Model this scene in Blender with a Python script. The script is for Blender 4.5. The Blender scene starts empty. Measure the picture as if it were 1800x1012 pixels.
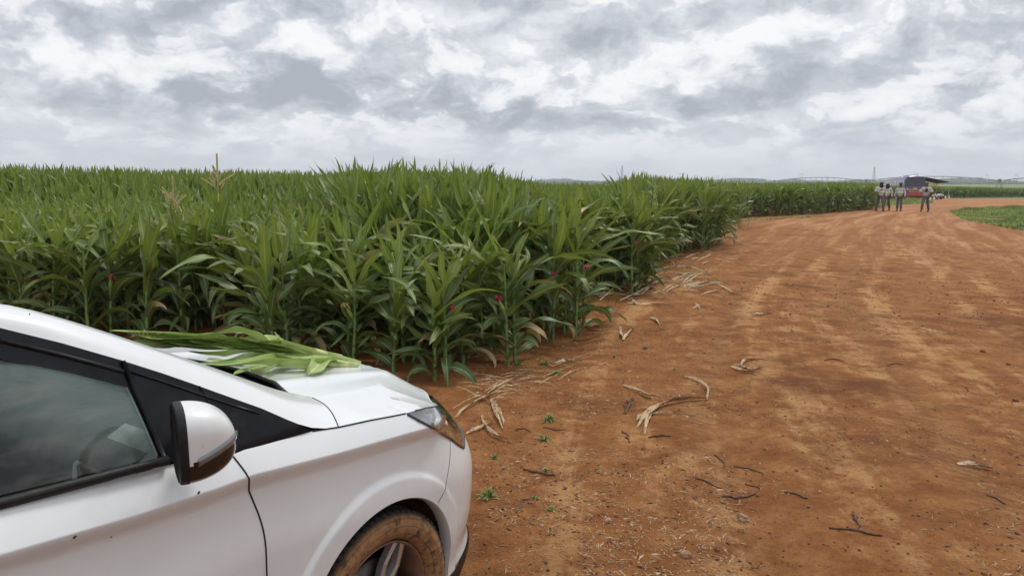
import bpy, bmesh, math, random
import numpy as np
from mathutils import Vector, Matrix, geometry, noise as mnoise
R = math.radians
random.seed(7)
rng = np.random.default_rng(7)
SC = bpy.context.scene
COL = SC.collection

# ------------------------------------------------------------------ camera
F_PX, CAM_H, HOR = 1250.0, 1.66, 321.0          # focal length in px of the 1800 px wide photo
PITCH = math.atan((506 - HOR) / F_PX)
cam_data = bpy.data.cameras.new('camera')
cam = bpy.data.objects.new('camera', cam_data)
COL.objects.link(cam)
cam_data.sensor_width = 36.0
cam_data.lens = 36.0 * F_PX / 1800.0
cam_data.clip_start = 0.05
cam_data.clip_end = 20000
cam.location = (0, 0, CAM_H)
cam.rotation_euler = (math.pi / 2 - PITCH, 0, 0)
SC.camera = cam
SC.render.resolution_x, SC.render.resolution_y = 1024, 575

# ------------------------------------------------------------------ colour management, sun
SC.view_settings.view_transform = 'Standard'
SC.view_settings.look = 'None'
SC.view_settings.gamma = 1
SC.view_settings.exposure = 0.34
SC.render.engine = 'CYCLES'
SC.cycles.max_bounces = 8
SC.cycles.diffuse_bounces = 3
SC.cycles.glossy_bounces = 4
SC.cycles.transmission_bounces = 6
SC.cycles.transparent_max_bounces = 12
SC.cycles.caustics_reflective = False
SC.cycles.caustics_refractive = False
SUN_EL, SUN_AZ = 58.0, 35.0     # degrees; azimuth from +Y towards +X
sd = bpy.data.lights.new('sun', 'SUN')
sd.energy = 1.5
sd.angle = R(16)
sd.color = (1.0, 0.95, 0.88)
sun = bpy.data.objects.new('sun', sd)
COL.objects.link(sun)
sun.rotation_euler = Vector((-math.sin(R(SUN_AZ)) * math.cos(R(SUN_EL)), -math.cos(R(SUN_AZ)) * math.cos(R(SUN_EL)), -math.sin(R(SUN_EL)))).to_track_quat('-Z', 'Y').to_euler()

# ------------------------------------------------------------------ node helper
class NT:
    def __init__(s, nt):
        s.nt = nt
    def n(s, typ, **kw):
        nd = s.nt.nodes.new(typ)
        for k, v in kw.items():
            setattr(nd, k, v)
        return nd
    def put(s, sock, v):
        if v is None: return
        if isinstance(v, bpy.types.NodeSocket): s.nt.links.new(v, sock)
        else: sock.default_value = v
    def m(s, op, a, b=None, c=None, clamp=False):
        nd = s.n('ShaderNodeMath', operation=op); nd.use_clamp = clamp
        s.put(nd.inputs[0], a); s.put(nd.inputs[1], b); s.put(nd.inputs[2], c)
        return nd.outputs[0]
    def v(s, op, a, b=None):
        nd = s.n('ShaderNodeVectorMath', operation=op)
        s.put(nd.inputs[0], a); s.put(nd.inputs[1], b)
        return nd.outputs[0]
    def comb(s, x, y, z):
        nd = s.n('ShaderNodeCombineXYZ')
        for i, q in enumerate((x, y, z)): s.put(nd.inputs[i], q)
        return nd.outputs[0]
    def sep(s, a):
        nd = s.n('ShaderNodeSeparateXYZ'); s.put(nd.inputs[0], a)
        return nd.outputs
    def noise(s, vec, scale, detail=4, rough=.55, dist=0, lac=2.0, col=False):
        nd = s.n('ShaderNodeTexNoise'); nd.noise_dimensions = '3D'
        s.put(nd.inputs['Vector'], vec); nd.inputs['Scale'].default_value = scale
        nd.inputs['Detail'].default_value = detail; nd.inputs['Roughness'].default_value = rough
        nd.inputs['Distortion'].default_value = dist; nd.inputs['Lacunarity'].default_value = lac
        return nd.outputs['Color' if col else 'Fac']
    def vor(s, vec, scale, feature='F1', out='Distance', rnd=1):
        nd = s.n('ShaderNodeTexVoronoi'); nd.feature = feature
        s.put(nd.inputs['Vector'], vec); nd.inputs['Scale'].default_value = scale
        nd.inputs['Randomness'].default_value = rnd
        return nd.outputs[out]
    def ss(s, x, a, b, lo=0., hi=1.):
        nd = s.n('ShaderNodeMapRange'); nd.interpolation_type = 'SMOOTHSTEP'
        s.put(nd.inputs['Value'], x); s.put(nd.inputs['From Min'], a); s.put(nd.inputs['From Max'], b)
        s.put(nd.inputs['To Min'], lo); s.put(nd.inputs['To Max'], hi)
        return nd.outputs[0]
    def mix(s, f, a, b, blend='MIX'):
        nd = s.n('ShaderNodeMix'); nd.data_type = 'RGBA'; nd.blend_type = blend
        s.put(nd.inputs['Factor'], f)
        for k, q in ((6, a), (7, b)):
            if isinstance(q, tuple) and len(q) == 3: q = q + (1,)
            s.put(nd.inputs[k], q)
        return nd.outputs[2]
    def bump(s, h, strength=.3, dist=.02):
        nd = s.n('ShaderNodeBump'); nd.inputs['Strength'].default_value = strength
        nd.inputs['Distance'].default_value = dist
        s.put(nd.inputs['Height'], h)
        return nd.outputs[0]

def material(name):
    m = bpy.data.materials.new(name); m.use_nodes = True
    nt = m.node_tree; bs = nt.nodes['Principled BSDF']
    return m, NT(nt), bs

def c3(c): return tuple(c) + (1,)

def simple(name, col, rough=.5, metal=0., coat=0., var=.12, scale=30, dirt=None, spec=.5, bump=0.):
    m, g, b = material(name)
    tc = g.n('ShaderNodeTexCoord').outputs['Object']
    nz = g.noise(tc, scale, 5)
    col2 = g.mix(g.ss(nz, .3, .7), tuple(x * (1 - var) for x in col), tuple(min(1, x * (1 + var)) for x in col))
    if dirt:
        n2 = g.noise(tc, dirt[2], 6, .65)
        col2 = g.mix(g.ss(n2, dirt[3], dirt[4], 0, dirt[1]), col2, dirt[0])
    g.put(b.inputs['Base Color'], col2)
    b.inputs['Roughness'].default_value = rough; b.inputs['Metallic'].default_value = metal
    b.inputs['Coat Weight'].default_value = coat; b.inputs['Coat Roughness'].default_value = .04
    b.inputs['Specular IOR Level'].default_value = spec
    if bump: g.put(b.inputs['Normal'], g.bump(nz, bump, .01))
    return m

# ------------------------------------------------------------------ object helpers
def link(o, parent=None):
    COL.objects.link(o)
    if parent is not None: o.parent = parent
    return o
def tag(o, label=None, cat=None, group=None, kind=None):
    if label: o['label'] = label
    if cat: o['category'] = cat
    if group: o['group'] = group
    if kind: o['kind'] = kind
    return o
def empty(name, loc=(0, 0, 0), rz=0, label=None, cat=None, group=None):
    o = bpy.data.objects.new(name, None); o.empty_display_size = .1
    o.location = loc; o.rotation_euler = (0, 0, rz)
    link(o); return tag(o, label, cat, group)
def mesh_np(name, V, Fq, mat=None, parent=None, smooth=True, uv=None, attrs=None, quad=True):
    """V (n,3), Fq (m,3|4) int arrays, or a python list of faces"""
    me = bpy.data.meshes.new(name)
    V = np.asarray(V, np.float32)
    if isinstance(Fq, np.ndarray):
        k = Fq.shape[1]; m = len(Fq)
        me.vertices.add(len(V)); me.vertices.foreach_set('co', V.ravel())
        me.loops.add(m * k); me.loops.foreach_set('vertex_index', Fq.astype(np.int32).ravel())
        me.polygons.add(m); me.polygons.foreach_set('loop_start', np.arange(0, m * k, k, dtype=np.int32))
        me.update(calc_edges=True)
    else:
        me.from_pydata([tuple(map(float, v)) for v in V], [], [tuple(int(i) for i in f) for f in Fq]); me.update()
    if smooth: me.polygons.foreach_set('use_smooth', np.ones(len(me.polygons), bool))
    if uv is not None:
        lay = me.uv_layers.new(name='UVMap')
        vi = np.empty(len(me.loops), np.int32); me.loops.foreach_get('vertex_index', vi)
        lay.data.foreach_set('uv', np.asarray(uv, np.float32)[vi].ravel())
    for k, a in (attrs or {}).items():
        at = me.attributes.new(k, 'FLOAT', 'POINT'); at.data.foreach_set('value', np.asarray(a, np.float32))
    if mat is not None: me.materials.append(mat)
    o = bpy.data.objects.new(name, me)
    return link(o, parent)

class MB:
    """collects shapes for one mesh"""
    def __init__(s): s.V = []; s.F = []
    def add(s, V, F):
        o = len(s.V); s.V += [tuple(v) for v in V]; s.F += [tuple(i + o for i in f) for f in F]; return s
    def box(s, c, d, rot=None, bev=0):
        x, y, z = (q / 2 for q in d)
        if bev <= 0:
            V = [Vector((i * x, j * y, k * z)) for i in (-1, 1) for j in (-1, 1) for k in (-1, 1)]
            Fs = [(0, 1, 3, 2), (4, 6, 7, 5), (0, 4, 5, 1), (2, 3, 7, 6), (0, 2, 6, 4), (1, 5, 7, 3)]
        else:
            bm = bmesh.new(); bmesh.ops.create_cube(bm, size=1)
            for v in bm.verts: v.co = Vector((v.co.x * 2 * x, v.co.y * 2 * y, v.co.z * 2 * z))
            bmesh.ops.bevel(bm, geom=bm.edges[:], offset=bev, segments=2, profile=.5, affect='EDGES')
            V = [v.co.copy() for v in bm.verts]; bm.verts.index_update()
            Fs = [tuple(v.index for v in f.verts) for f in bm.faces]; bm.free()
        if rot is not None: V = [rot @ v for v in V]
        return s.add([v + Vector(c) for v in V], Fs)
    def tube(s, pts, rad, n=6, cap=True):
        pts = [Vector(p) for p in pts]; rings = []
        if not hasattr(rad, '__len__'): rad = [rad] * len(pts)
        V = []; Fs = []
        up = Vector((0, 0, 1))
        for i, p in enumerate(pts):
            t = (pts[min(i + 1, len(pts) - 1)] - pts[max(i - 1, 0)]).normalized()
            a = t.cross(up if abs(t.z) < .95 else Vector((1, 0, 0))).normalized(); b = t.cross(a)
            for k in range(n):
                w = 2 * math.pi * k / n
                V.append(p + (a * math.cos(w) + b * math.sin(w)) * rad[i])
        for i in range(len(pts) - 1):
            for k in range(n):
                Fs.append((i * n + k, i * n + (k + 1) % n, (i + 1) * n + (k + 1) % n, (i + 1) * n + k))
        if cap: Fs += [tuple(range(n)), tuple(range((len(pts) - 1) * n, len(pts) * n))[::-1]]
        return s.add(V, Fs)
    def lathe(s, prof, n=32, M=None, close=False):
        """prof: list of (r, h) around +Z, optional matrix"""
        V = []; Fs = []; m = len(prof)
        for k in range(n):
            w = 2 * math.pi * k / n
            for r, h in prof:
                v = Vector((r * math.cos(w), r * math.sin(w), h)); V.append(M @ v if M else v)
        for k in range(n):
            for i in range(m if close else m - 1):
                j = (i + 1) % m
                Fs.append((k * m + i, ((k + 1) % n) * m + i, ((k + 1) % n) * m + j, k * m + j))
        return s.add(V, Fs)
    def grid(s, P):
        """P: [rows][cols] of points"""
        r, c = len(P), len(P[0]); V = [q for row in P for q in row]
        return s.add(V, [(i * c + j, i * c + j + 1, (i + 1) * c + j + 1, (i + 1) * c + j) for i in range(r - 1) for j in range(c - 1)])
    def build(s, name, mat, parent=None, smooth=False, solid=0, sub=0):
        o = mesh_np(name, s.V, s.F, mat, parent, smooth=smooth)
        if solid:
            md = o.modifiers.new('solid', 'SOLIDIFY'); md.thickness = solid; md.offset = 0
        if sub:
            md = o.modifiers.new('sub', 'SUBSURF'); md.levels = md.render_levels = sub
        return o

def copy_tree(o, parent=None, deep=True):
    c = o.copy(); COL.objects.link(c)
    if parent is not None: c.parent = parent
    if deep:
        for ch in list(o.children): copy_tree(ch, c)
    return c

# ------------------------------------------------------------------ photo pixel -> world
CP, SP = math.cos(PITCH), math.sin(PITCH)
def ray(px, py):
    a, b = (px - 900) / F_PX, (506 - py) / F_PX
    return Vector((a, CP + b * SP, -SP + b * CP))
def terrain(x, y):
    d = np.sqrt(np.asarray(x, float) ** 2 + np.asarray(y, float) ** 2)
    t = np.clip((d - 35) / 230, 0, 1)
    return -1.7 * t * t * (3 - 2 * t)
def G(px, py, z=0.0):
    """point at height z above the ground seen at a photo pixel"""
    d = ray(px, py); t = 8.
    for _ in range(40):
        h = float(terrain(d.x * t, d.y * t)) + z
        t = (h - CAM_H) / d.z if d.z < -1e-6 else 3000
    return Vector((d.x * t, d.y * t, h))
def at(px, py, dist):
    """point on the pixel's ray at ground distance dist along +Y"""
    d = ray(px, py); t = dist / d.y
    return Vector((d.x * t, d.y * t, CAM_H + d.z * t))
def smooth01(t):
    t = np.clip(t, 0, 1); return t * t * (3 - 2 * t)
def vnoise(x, y, seed=0):
    """cheap numpy value noise, arrays"""
    x = np.asarray(x, float); y = np.asarray(y, float)
    xi, yi = np.floor(x), np.floor(y); fx, fy = x - xi, y - yi
    def h(a, b):
        v = np.sin(a * 127.1 + b * 311.7 + seed * 74.7) * 43758.5453
        return v - np.floor(v)
    fx, fy = fx * fx * (3 - 2 * fx), fy * fy * (3 - 2 * fy)
    return (h(xi, yi) * (1 - fx) + h(xi + 1, yi) * fx) * (1 - fy) + (h(xi, yi + 1) * (1 - fx) + h(xi + 1, yi + 1) * fx) * fy
# ------------------------------------------------------------------ sky: Nishita sky behind a broken overcast of cumulus
world = bpy.data.worlds.new('World'); SC.world = world; world.use_nodes = True
world.cycles.sampling_method = 'MANUAL'; world.cycles.sample_map_resolution = 256
wn = NT(world.node_tree)
bg = world.node_tree.nodes['Background']; bg.inputs['Strength'].default_value = 0.1
sky = wn.n('ShaderNodeTexSky'); sky.sky_type = 'NISHITA'; sky.sun_disc = False
sky.sun_elevation = R(SUN_EL); sky.sun_rotation = R(SUN_AZ)
D = wn.n('ShaderNodeTexCoord').outputs['Generated']
dx, dy, dz = wn.sep(wn.v('NORMALIZE', D))
az = wn.m('ARCTAN2', dx, dy)                       # radians, 0 = +Y
el = wn.m('ARCSINE', wn.m('MAXIMUM', wn.m('MINIMUM', dz, .9999), -.2))
def cloud_coord(lift):
    zz = wn.m('ADD', wn.m('MAXIMUM', wn.m('ADD', el, lift), -.04), 0.13)
    return wn.comb(wn.m('MULTIPLY', az, 4.3), wn.m('MULTIPLY', wn.m('LOGARITHM', zz, math.e), 2.3), 4.2)
def dens(lift):
    c = cloud_coord(lift)
    c = wn.v('ADD', c, wn.v('SCALE', wn.v('SUBTRACT', wcol, (.5, .5, .5))))
    c.node.inputs[1].links[0].from_node.inputs['Scale'].default_value = .55
    nd = wn.n('ShaderNodeTexNoise'); nd.noise_dimensions = '3D'; wn.put(nd.inputs['Vector'], c)
    nd.inputs['Scale'].default_value = 1.75; nd.inputs['Detail'].default_value = 6; nd.inputs['Roughness'].default_value = .58
    a_, b_, c_ = wn.sep(nd.outputs['Color'])
    bill = wn.m('ABSOLUTE', wn.m('SUBTRACT', b_, .5))          # billows: sharp creases between round heads
    return wn.m('SUBTRACT', wn.m('ADD', a_, .30), wn.m('MULTIPLY', wn.m('SUBTRACT', .25, bill), .80))
wcol = wn.noise(wn.comb(wn.m('MULTIPLY', az, 1.0), wn.m('MULTIPLY', el, 1.7), 1.7), 7.0, 4, .6, col=True)
n0 = dens(0.0); n1 = dens(0.034)
emb = wn.m('SUBTRACT', n0, n1)      # >0 where the cloud thins out upwards: lit tops
azel = wn.v('ADD', wn.comb(az, el, 0), wn.v('MULTIPLY', wn.v('SUBTRACT', wcol, (.5, .5, .5)), (.16, .09, 0)))
def blob(px, py, rx, ry, amt, sharp=1.0):
    """large cloud mass in direction (azimuth, elevation)"""
    a0 = math.atan((px - 900) / F_PX); e0 = math.atan((HOR - py) / F_PX * math.cos(a0))
    u = wn.v('MULTIPLY', wn.v('SUBTRACT', azel, (a0, e0, 0)), (F_PX / rx, F_PX / ry, 0))
    d = wn.n('ShaderNodeVectorMath', operation='DOT_PRODUCT'); wn.put(d.inputs[0], u); wn.put(d.inputs[1], u)
    return wn.m('MULTIPLY', wn.m('POWER', .37, d.outputs['Value']), amt * .80)
dark = None
for b_ in [(560, 150, 210, 48, -.20), (700, 195, 260, 32, -.18), (850, 205, 120, 24, -.1), (1010, 95, 190, 32, -.15), (330, 60, 140, 60, -.09),
           (1700, 120, 190, 65, -.16), (1580, 150, 130, 30, -.08), (40, 40, 90, 40, -.14), (90, 240, 220, 30, -.09), (1420, 190, 120, 28, -.10),
           (1100, 225, 190, 22, -.12), (360, 105, 90, 40, -.05), (1350, 60, 90, 60, -.05), (1760, 215, 140, 16, -.07), (1250, 130, 60, 40, -.04),
           (420, 85, 70, 26, .13, 2), (560, 85, 80, 36, .14, 2), (680, 110, 70, 26, .11), (60, 150, 110, 60, .10), (250, 100, 90, 60, .07),
           (950, 45, 90, 24, .11, 2), (1230, 85, 80, 50, .10), (1340, 110, 60, 40, .06), (700, 235, 120, 16, .11), (900, 130, 40, 30, .08), (1560, 60, 110, 60, .06),
           (1180, 190, 70, 18, .08), (1620, 190, 120, 14, .08), (1390, 215, 40, 20, .05), (460, 225, 140, 22, .06), (1460, 110, 90, 20, .06), (1060, 290, 900, 22, .03)]:
    q = blob(*b_); dark = q if dark is None else wn.m('ADD', dark, q)
val = wn.m('ADD', wn.m('MULTIPLY', wn.m('SUBTRACT', n0, .66), -.30), wn.m('MULTIPLY', emb, 1.35))
edge = wn.m('MULTIPLY', wn.ss(n0, .595, .635), wn.m('MULTIPLY', wn.ss(emb, -.06, .14), .20))
val = wn.m('ADD', wn.m('ADD', val, edge), dark)
# calm and even near the horizon
calm = wn.ss(el, .0, .11, .40, 1.0)
val = wn.m('MULTIPLY', val, calm)
val = wn.m('ADD', wn.m('MULTIPLY', val, .88), .585)
val = wn.m('MINIMUM', wn.m('MAXIMUM', val, .30), .95)
ccol = wn.n('ShaderNodeValToRGB'); cr = ccol.color_ramp
cr.elements[0].position = .26; cr.elements[0].color = (.29, .325, .365, 1)
cr.elements[1].position = .93; cr.elements[1].color = (.78, .785, .80, 1)
for p_, c_ in ((.42, (.40, .435, .49)), (.56, (.525, .55, .60)), (.70, (.655, .67, .705))):
    e_ = cr.elements.new(p_); e_.color = c3(c_)
wn.put(ccol.inputs[0], val)
hz_col = wn.mix(wn.ss(el, -.02, .12), (.54, .585, .68), (0, 0, 0))
cl = wn.mix(wn.ss(el, 0.0, .09, .50, 0.0), ccol.outputs[0], (.54, .585, .685))
# overhead the thin overcast round the veiled sun is brighter
glow = wn.ss(el, .30, 1.2, 1.0, 1.55)
sc_ = wn.v('SCALE', cl); sc_.node.inputs['Scale'].default_value = 1
wn.put(sc_.node.inputs['Scale'], wn.m('MULTIPLY', glow, 10.0))
thin = wn.ss(n0, .40, .50, .05, 0.0)
wn.put(bg.inputs['Color'], wn.mix(thin, sc_, sky.outputs[0]))
# ------------------------------------------------------------------ ground: one sheet of red earth to the horizon
TRACK = [(1.6, -12), (2.0, 0), (2.7, 5), (4.4, 10), (7.4, 16), (11.5, 24), (16.5, 33), (23, 43), (33, 53), (46, 61), (62, 68), (90, 74), (140, 78), (400, 85)]
def catmull(P, k=10):
    P = [np.array(p, float) for p in P]; P = [2 * P[0] - P[1]] + P + [2 * P[-1] - P[-2]]; out = []
    for i in range(1, len(P) - 2):
        for j in range(k):
            t = j / k; a, b, c, d = P[i - 1:i + 3]
            out.append(.5 * (2 * b + (c - a) * t + (2 * a - 5 * b + 4 * c - d) * t * t + (3 * b - a - 3 * c + d) * t ** 3))
    return np.array(out + [P[-2]])
TR = catmull(TRACK)
TL = np.concatenate([[0], np.cumsum(np.hypot(*np.diff(TR, axis=0).T))])
def track_uv(x, y):
    """signed distance from the track's centre line and the way along it"""
    lat = np.full(len(x), 1e9); al = np.zeros(len(x)); best = np.full(len(x), 1e9)
    for i in range(len(TR) - 1):
        a, b = TR[i], TR[i + 1]; ab = b - a; L = np.hypot(*ab); u = ab / L
        dx, dy = x - a[0], y - a[1]; t = np.clip((dx * u[0] + dy * u[1]) / L, 0, 1)
        ex, ey = dx - t * ab[0], dy - t * ab[1]; d = np.hypot(ex, ey); m = d < best
        best[m] = d[m]; lat[m] = (d * np.sign(dx * u[1] - dy * u[0]))[m]; al[m] = (TL[i] + t * L)[m]
    return lat, al
RUTS = [(-2.6, .16), (-1.15, .15), (.35, .20), (1.8, .18), (2.7, .16), (4.1, .15)]
def relief(x, y):
    lat, al = track_uv(x, y)
    z = np.zeros(len(x))
    wob = .35 * (vnoise(al * .12, al * 0, 2) - .5)
    for c, w in RUTS:
        q = np.exp(-((lat - c - wob) / w) ** 2); z -= .018 * q
        z += .010 * np.exp(-((lat - c - wob - w * 1.8) / (w * .7)) ** 2)
    z += .030 * (vnoise(x * .45, y * .45, 11) - .5) + .022 * (vnoise(x * 1.6, y * 1.6, 12) - .5) + .013 * (vnoise(x * 5, y * 5, 13) - .5) + .008 * (vnoise(x * 14, y * 14, 14) - .5)
    return z, lat, al
def axis_pts(a, b, fine0, fine1, step, grow=1.16):
    out = list(np.arange(fine0, fine1, step)); s = step; v = fine1
    while v < b: out.append(v); s *= grow; v += s
    out.append(b); s = step; v = fine0 - step
    while v > a: out.insert(0, v); s *= grow; v -= s
    out.insert(0, a); return np.array(out)
gx = axis_pts(-6000, 6000, -2.5, 7.5, .06, 1.035); gy_ = axis_pts(-400, 9000, 1.5, 12.0, .06, 1.03)
XX, YY = np.meshgrid(gx, gy_); xf, yf = XX.ravel(), YY.ravel()
zr, lat_, al_ = relief(xf, yf)
nearf = smooth01((60 - np.hypot(xf, yf)) / 30)
# no relief right under the car's tyres
zz = terrain(xf, yf) + zr * nearf
hills = np.hypot(xf, yf)
idx = np.arange(XX.size).reshape(XX.shape)
Fq = np.stack([idx[:-1, :-1], idx[:-1, 1:], idx[1:, 1:], idx[1:, :-1]], -1).reshape(-1, 4)
ZZ = zz.reshape(XX.shape)
def ground_z(x, y):
    i = int(np.clip(np.searchsorted(gx, x) - 1, 0, len(gx) - 2)); j = int(np.clip(np.searchsorted(gy_, y) - 1, 0, len(gy_) - 2))
    u = (x - gx[i]) / (gx[i + 1] - gx[i]); v = (y - gy_[j]) / (gy_[j + 1] - gy_[j])
    return float((ZZ[j, i] * (1 - u) + ZZ[j, i + 1] * u) * (1 - v) + (ZZ[j + 1, i] * (1 - u) + ZZ[j + 1, i + 1] * u) * v)
def earth_mat():
    m, g, b = material('red_earth')
    P = g.n('ShaderNodeNewGeometry').outputs['Position']
    uv = g.n('ShaderNodeUVMap').outputs[0]; la, al, _ = g.sep(uv)
    px, py, pz = g.sep(P)
    dist = g.m('SQRT', g.m('ADD', g.m('MULTIPLY', px, px), g.m('MULTIPLY', py, py)))
    n_s = g.noise(g.comb(g.m('MULTIPLY', la, 2.0), g.m('MULTIPLY', al, .15), 0), 1.0, 7, .62, .4)       # streaks along the track
    n_b = g.noise(P, .55, 6, .62); n_m = g.noise(P, 3.2, 9, .74); n_f = g.noise(P, 28, 8, .75)
    c = g.mix(g.ss(n_m, .34, .66), (.225, .083, .027), (.355, .158, .056))
    tan = g.ss(g.m('ADD', n_s, g.m('MULTIPLY', g.m('SUBTRACT', n_m, .5), .70)), .50, .66)
    ontr = g.ss(la, -4.2, -1.8)
    c = g.mix(g.m('MULTIPLY', tan, g.m('MULTIPLY', ontr, .80)), c, (.50, .275, .115))
    c = g.mix(g.m('MULTIPLY', g.ss(n_b, .52, .66), .70), c, (.125, .043, .016))
    c = g.mix(g.m('MULTIPLY', g.ss(g.m('ADD', n_b, g.m('MULTIPLY', n_f, .2)), .46, .36), .40), c, (.44, .20, .055))   # yellow sandy patches
    wob = g.m('MULTIPLY', g.m('SUBTRACT', g.noise(g.comb(0, g.m('MULTIPLY', al, .16), 3), 1.0, 3), .5), 1.1)
    rut = None
    for c_, w_ in RUTS:
        q = g.m('DIVIDE', g.m('SUBTRACT', g.m('SUBTRACT', la, c_), wob), w_)
        q = g.m('POWER', .37, g.m('MULTIPLY', q, q)); rut = q if rut is None else g.m('ADD', rut, q)
    rb_ = g.m('MULTIPLY', rut, g.ss(g.noise(g.comb(g.m('MULTIPLY', la, .6), g.m('MULTIPLY', al, .12), 9), 1.0, 4), .38, .62))
    c = g.mix(g.m('MULTIPLY', rb_, .50, clamp=True), c, g.mix(g.ss(n_m, .4, .6), (.20, .085, .034), (.36, .19, .085)))
    tread = g.m('MULTIPLY', rb_, g.m('ABSOLUTE', g.m('SINE', g.m('ADD', g.m('MULTIPLY', al, 38), g.m('MULTIPLY', la, 22)))))
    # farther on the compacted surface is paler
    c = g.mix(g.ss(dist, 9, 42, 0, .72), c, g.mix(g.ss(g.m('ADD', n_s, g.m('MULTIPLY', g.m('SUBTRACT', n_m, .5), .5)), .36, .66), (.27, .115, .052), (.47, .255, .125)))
    # grit: pale and dark grains
    v1 = g.vor(P, 46); v2 = g.vor(P, 95)
    gs = g.ss(g.noise(P, 1.7, 4), .42, .62)
    c = g.mix(g.m('MULTIPLY', g.ss(v1, .17, .10), g.m('MULTIPLY', gs, .75)), c, (.42, .26, .14))
    c = g.mix(g.m('MULTIPLY', g.ss(v2, .20, .12), .35), c, (.115, .040, .018))
    c = g.mix(g.ss(n_f, .50, .70, 0, .55), c, (.12, .045, .017))
    n_c = g.noise(P, 9.5, 6, .7)
    c = g.mix(g.ss(n_c, .56, .70, 0, .40), c, (.115, .045, .018)); c = g.mix(g.ss(n_c, .44, .32, 0, .30), c, (.42, .24, .11))
    # pasture and crops far beyond
    strip = g.noise(g.comb(g.m('MULTIPLY', px, .0012), g.m('MULTIPLY', py, .006), 0), 1.0, 4, .6)
    far = g.mix(g.ss(strip, .42, .58), (.17, .235, .055), (.105, .165, .062))
    far = g.mix(g.ss(g.noise(P, .02, 5), .5, .7, 0, .5), far, (.075, .13, .05))
    isfar = g.m('MAXIMUM', g.ss(dist, 150, 175), g.ss(py, 92, 104))
    c = g.mix(isfar, c, far)
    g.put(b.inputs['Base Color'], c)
    g.put(b.inputs['Roughness'], .93); b.inputs['Specular IOR Level'].default_value = .12
    h = g.m('ADD', g.m('ADD', g.m('MULTIPLY', n_f, .55), g.m('ADD', g.m('MULTIPLY', rb_, -.7), g.m('MULTIPLY', tread, .35))), g.m('ADD', g.m('MULTIPLY', n_m, 1.2), g.m('MULTIPLY', g.ss(v1, .25, .0), .35)))
    g.put(b.inputs['Normal'], g.bump(h, 1.0, .045))
    return m
M_EARTH = earth_mat()
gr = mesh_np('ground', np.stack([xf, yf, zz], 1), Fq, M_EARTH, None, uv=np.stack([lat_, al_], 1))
tag(gr, kind='structure')

# ------------------------------------------------------------------ small stuff lying about
M_DRY = simple('dry_husk', (.46, .33, .19), .85, var=.35, scale=60, dirt=((.22, .11, .05), .8, 26, .48, .66), bump=.4)
M_DRYD = simple('dead_stalk', (.11, .052, .028), .9, var=.4, scale=50)
M_DRYP = simple('bleached_husk', (.54, .43, .28), .85, var=.3, scale=70, dirt=((.26, .13, .06), .75, 30, .50, .66), bump=.4)
M_STONE = simple('pale_stone', (.33, .20, .12), .95, var=.5, scale=45, bump=.8, dirt=((.20, .08, .035), .8, 30, .45, .6))
M_CLOD = simple('red_clod', (.13, .048, .02), .95, var=.4, scale=40, bump=.5)
M_GRASS = simple('weed_green', (.15, .20, .04), .6, var=.4, scale=12)
def husk_strip(mb, r, pts, w, curl=.5, lift=.0):
    """a dry blade along ground points, rolled and creased"""
    P = [Vector(p) for p in pts]; n = len(P); rows = []
    for i in range(n):
        t = i / (n - 1); d = (P[min(i + 1, n - 1)] - P[max(i - 1, 0)]); d.z = 0; d.normalize()
        s_ = Vector((-d.y, d.x, 0)); ww = w * (math.sin(math.pi * min(.97, .12 + .85 * t)) ** .6) * (.8 + .4 * r.random())
        a = curl * math.sin(t * 5 + r.random())
        up = Vector((0, 0, 1))
        s2 = s_ * math.cos(a) + up * math.sin(a)
        c = P[i] + Vector((0, 0, .008 + abs(math.sin(a)) * ww * .5 + lift * math.sin(math.pi * t)))
        rows.append([c - s2 * ww * .5 + up * ww * .15, c - s2 * ww * .2, c + up * .003, c + s2 * ww * .2, c + s2 * ww * .5 + up * ww * .2])
    mb.grid(rows)
def ground_curve(px_pts, n=10):
    W = [G(*p) for p in px_pts]; out = []
    C = catmull([(w.x, w.y) for w in W], max(2, n // max(1, len(W) - 1)))
    return [Vector((x, y, ground_z(x, y))) for x, y in C]
def husk(label, curves, mat=None, w=.035, cat_='dry leaf', name='dry_husk', grp='dry maize leaves on the dirt', lift=.01):
    rr = random.Random(hash(label) % 1000 if False else len(label) * 7 + len(curves))
    C = [ground_curve(c) for c in curves]; o0 = C[0][0]
    if cat_ != 'litter':
        for c in C[1:]:
            j = min(((p - q).length, k) for q in c for k, p in enumerate(C[0]))[1]
            i = min(range(len(c)), key=lambda i: (c[i] - C[0][j]).length); dv = C[0][j] - c[i]
            for q in range(len(c)): c[q] = c[q] + dv * .85
    root = None
    mb = MB()
    for c in C:
        husk_strip(mb, rr, [p - o0 for p in c], w * rr.uniform(.6, .85), .8, lift)
        if w > .022:
            for _ in range(2):
                q0 = rr.randrange(0, max(1, len(c) // 3)); sub = c[q0:max(q0 + 4, len(c) - rr.randrange(0, 4))]
                if len(sub) > 3:
                    dx_, dy_ = rr.gauss(0, w * .35), rr.gauss(0, w * .35); n_ = len(sub)
                    husk_strip(mb, rr, [p - o0 + Vector((dx_ * i / n_, dy_ * i / n_, 0)) for i, p in enumerate(sub)], w * rr.uniform(.2, .4), 1.2, lift * 1.6)
    o = mb.build(name, mat or M_DRY, None, True); o.location = o0
    if cat_ == 'litter': return tag(o, label, cat_, kind='stuff')
    return tag(o, label, cat_, grp)
husk('long curved tan maize leaf with frayed end, largest dry leaf on the bare dirt', [[(1242, 704), (1205, 706), (1160, 716), (1135, 735), (1120, 755)], [(1160, 716), (1140, 740), (1133, 768)], [(1150, 722), (1128, 735), (1118, 742)], [(1242, 702), (1244, 686), (1232, 674), (1205, 662)]], w=.045)
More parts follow.
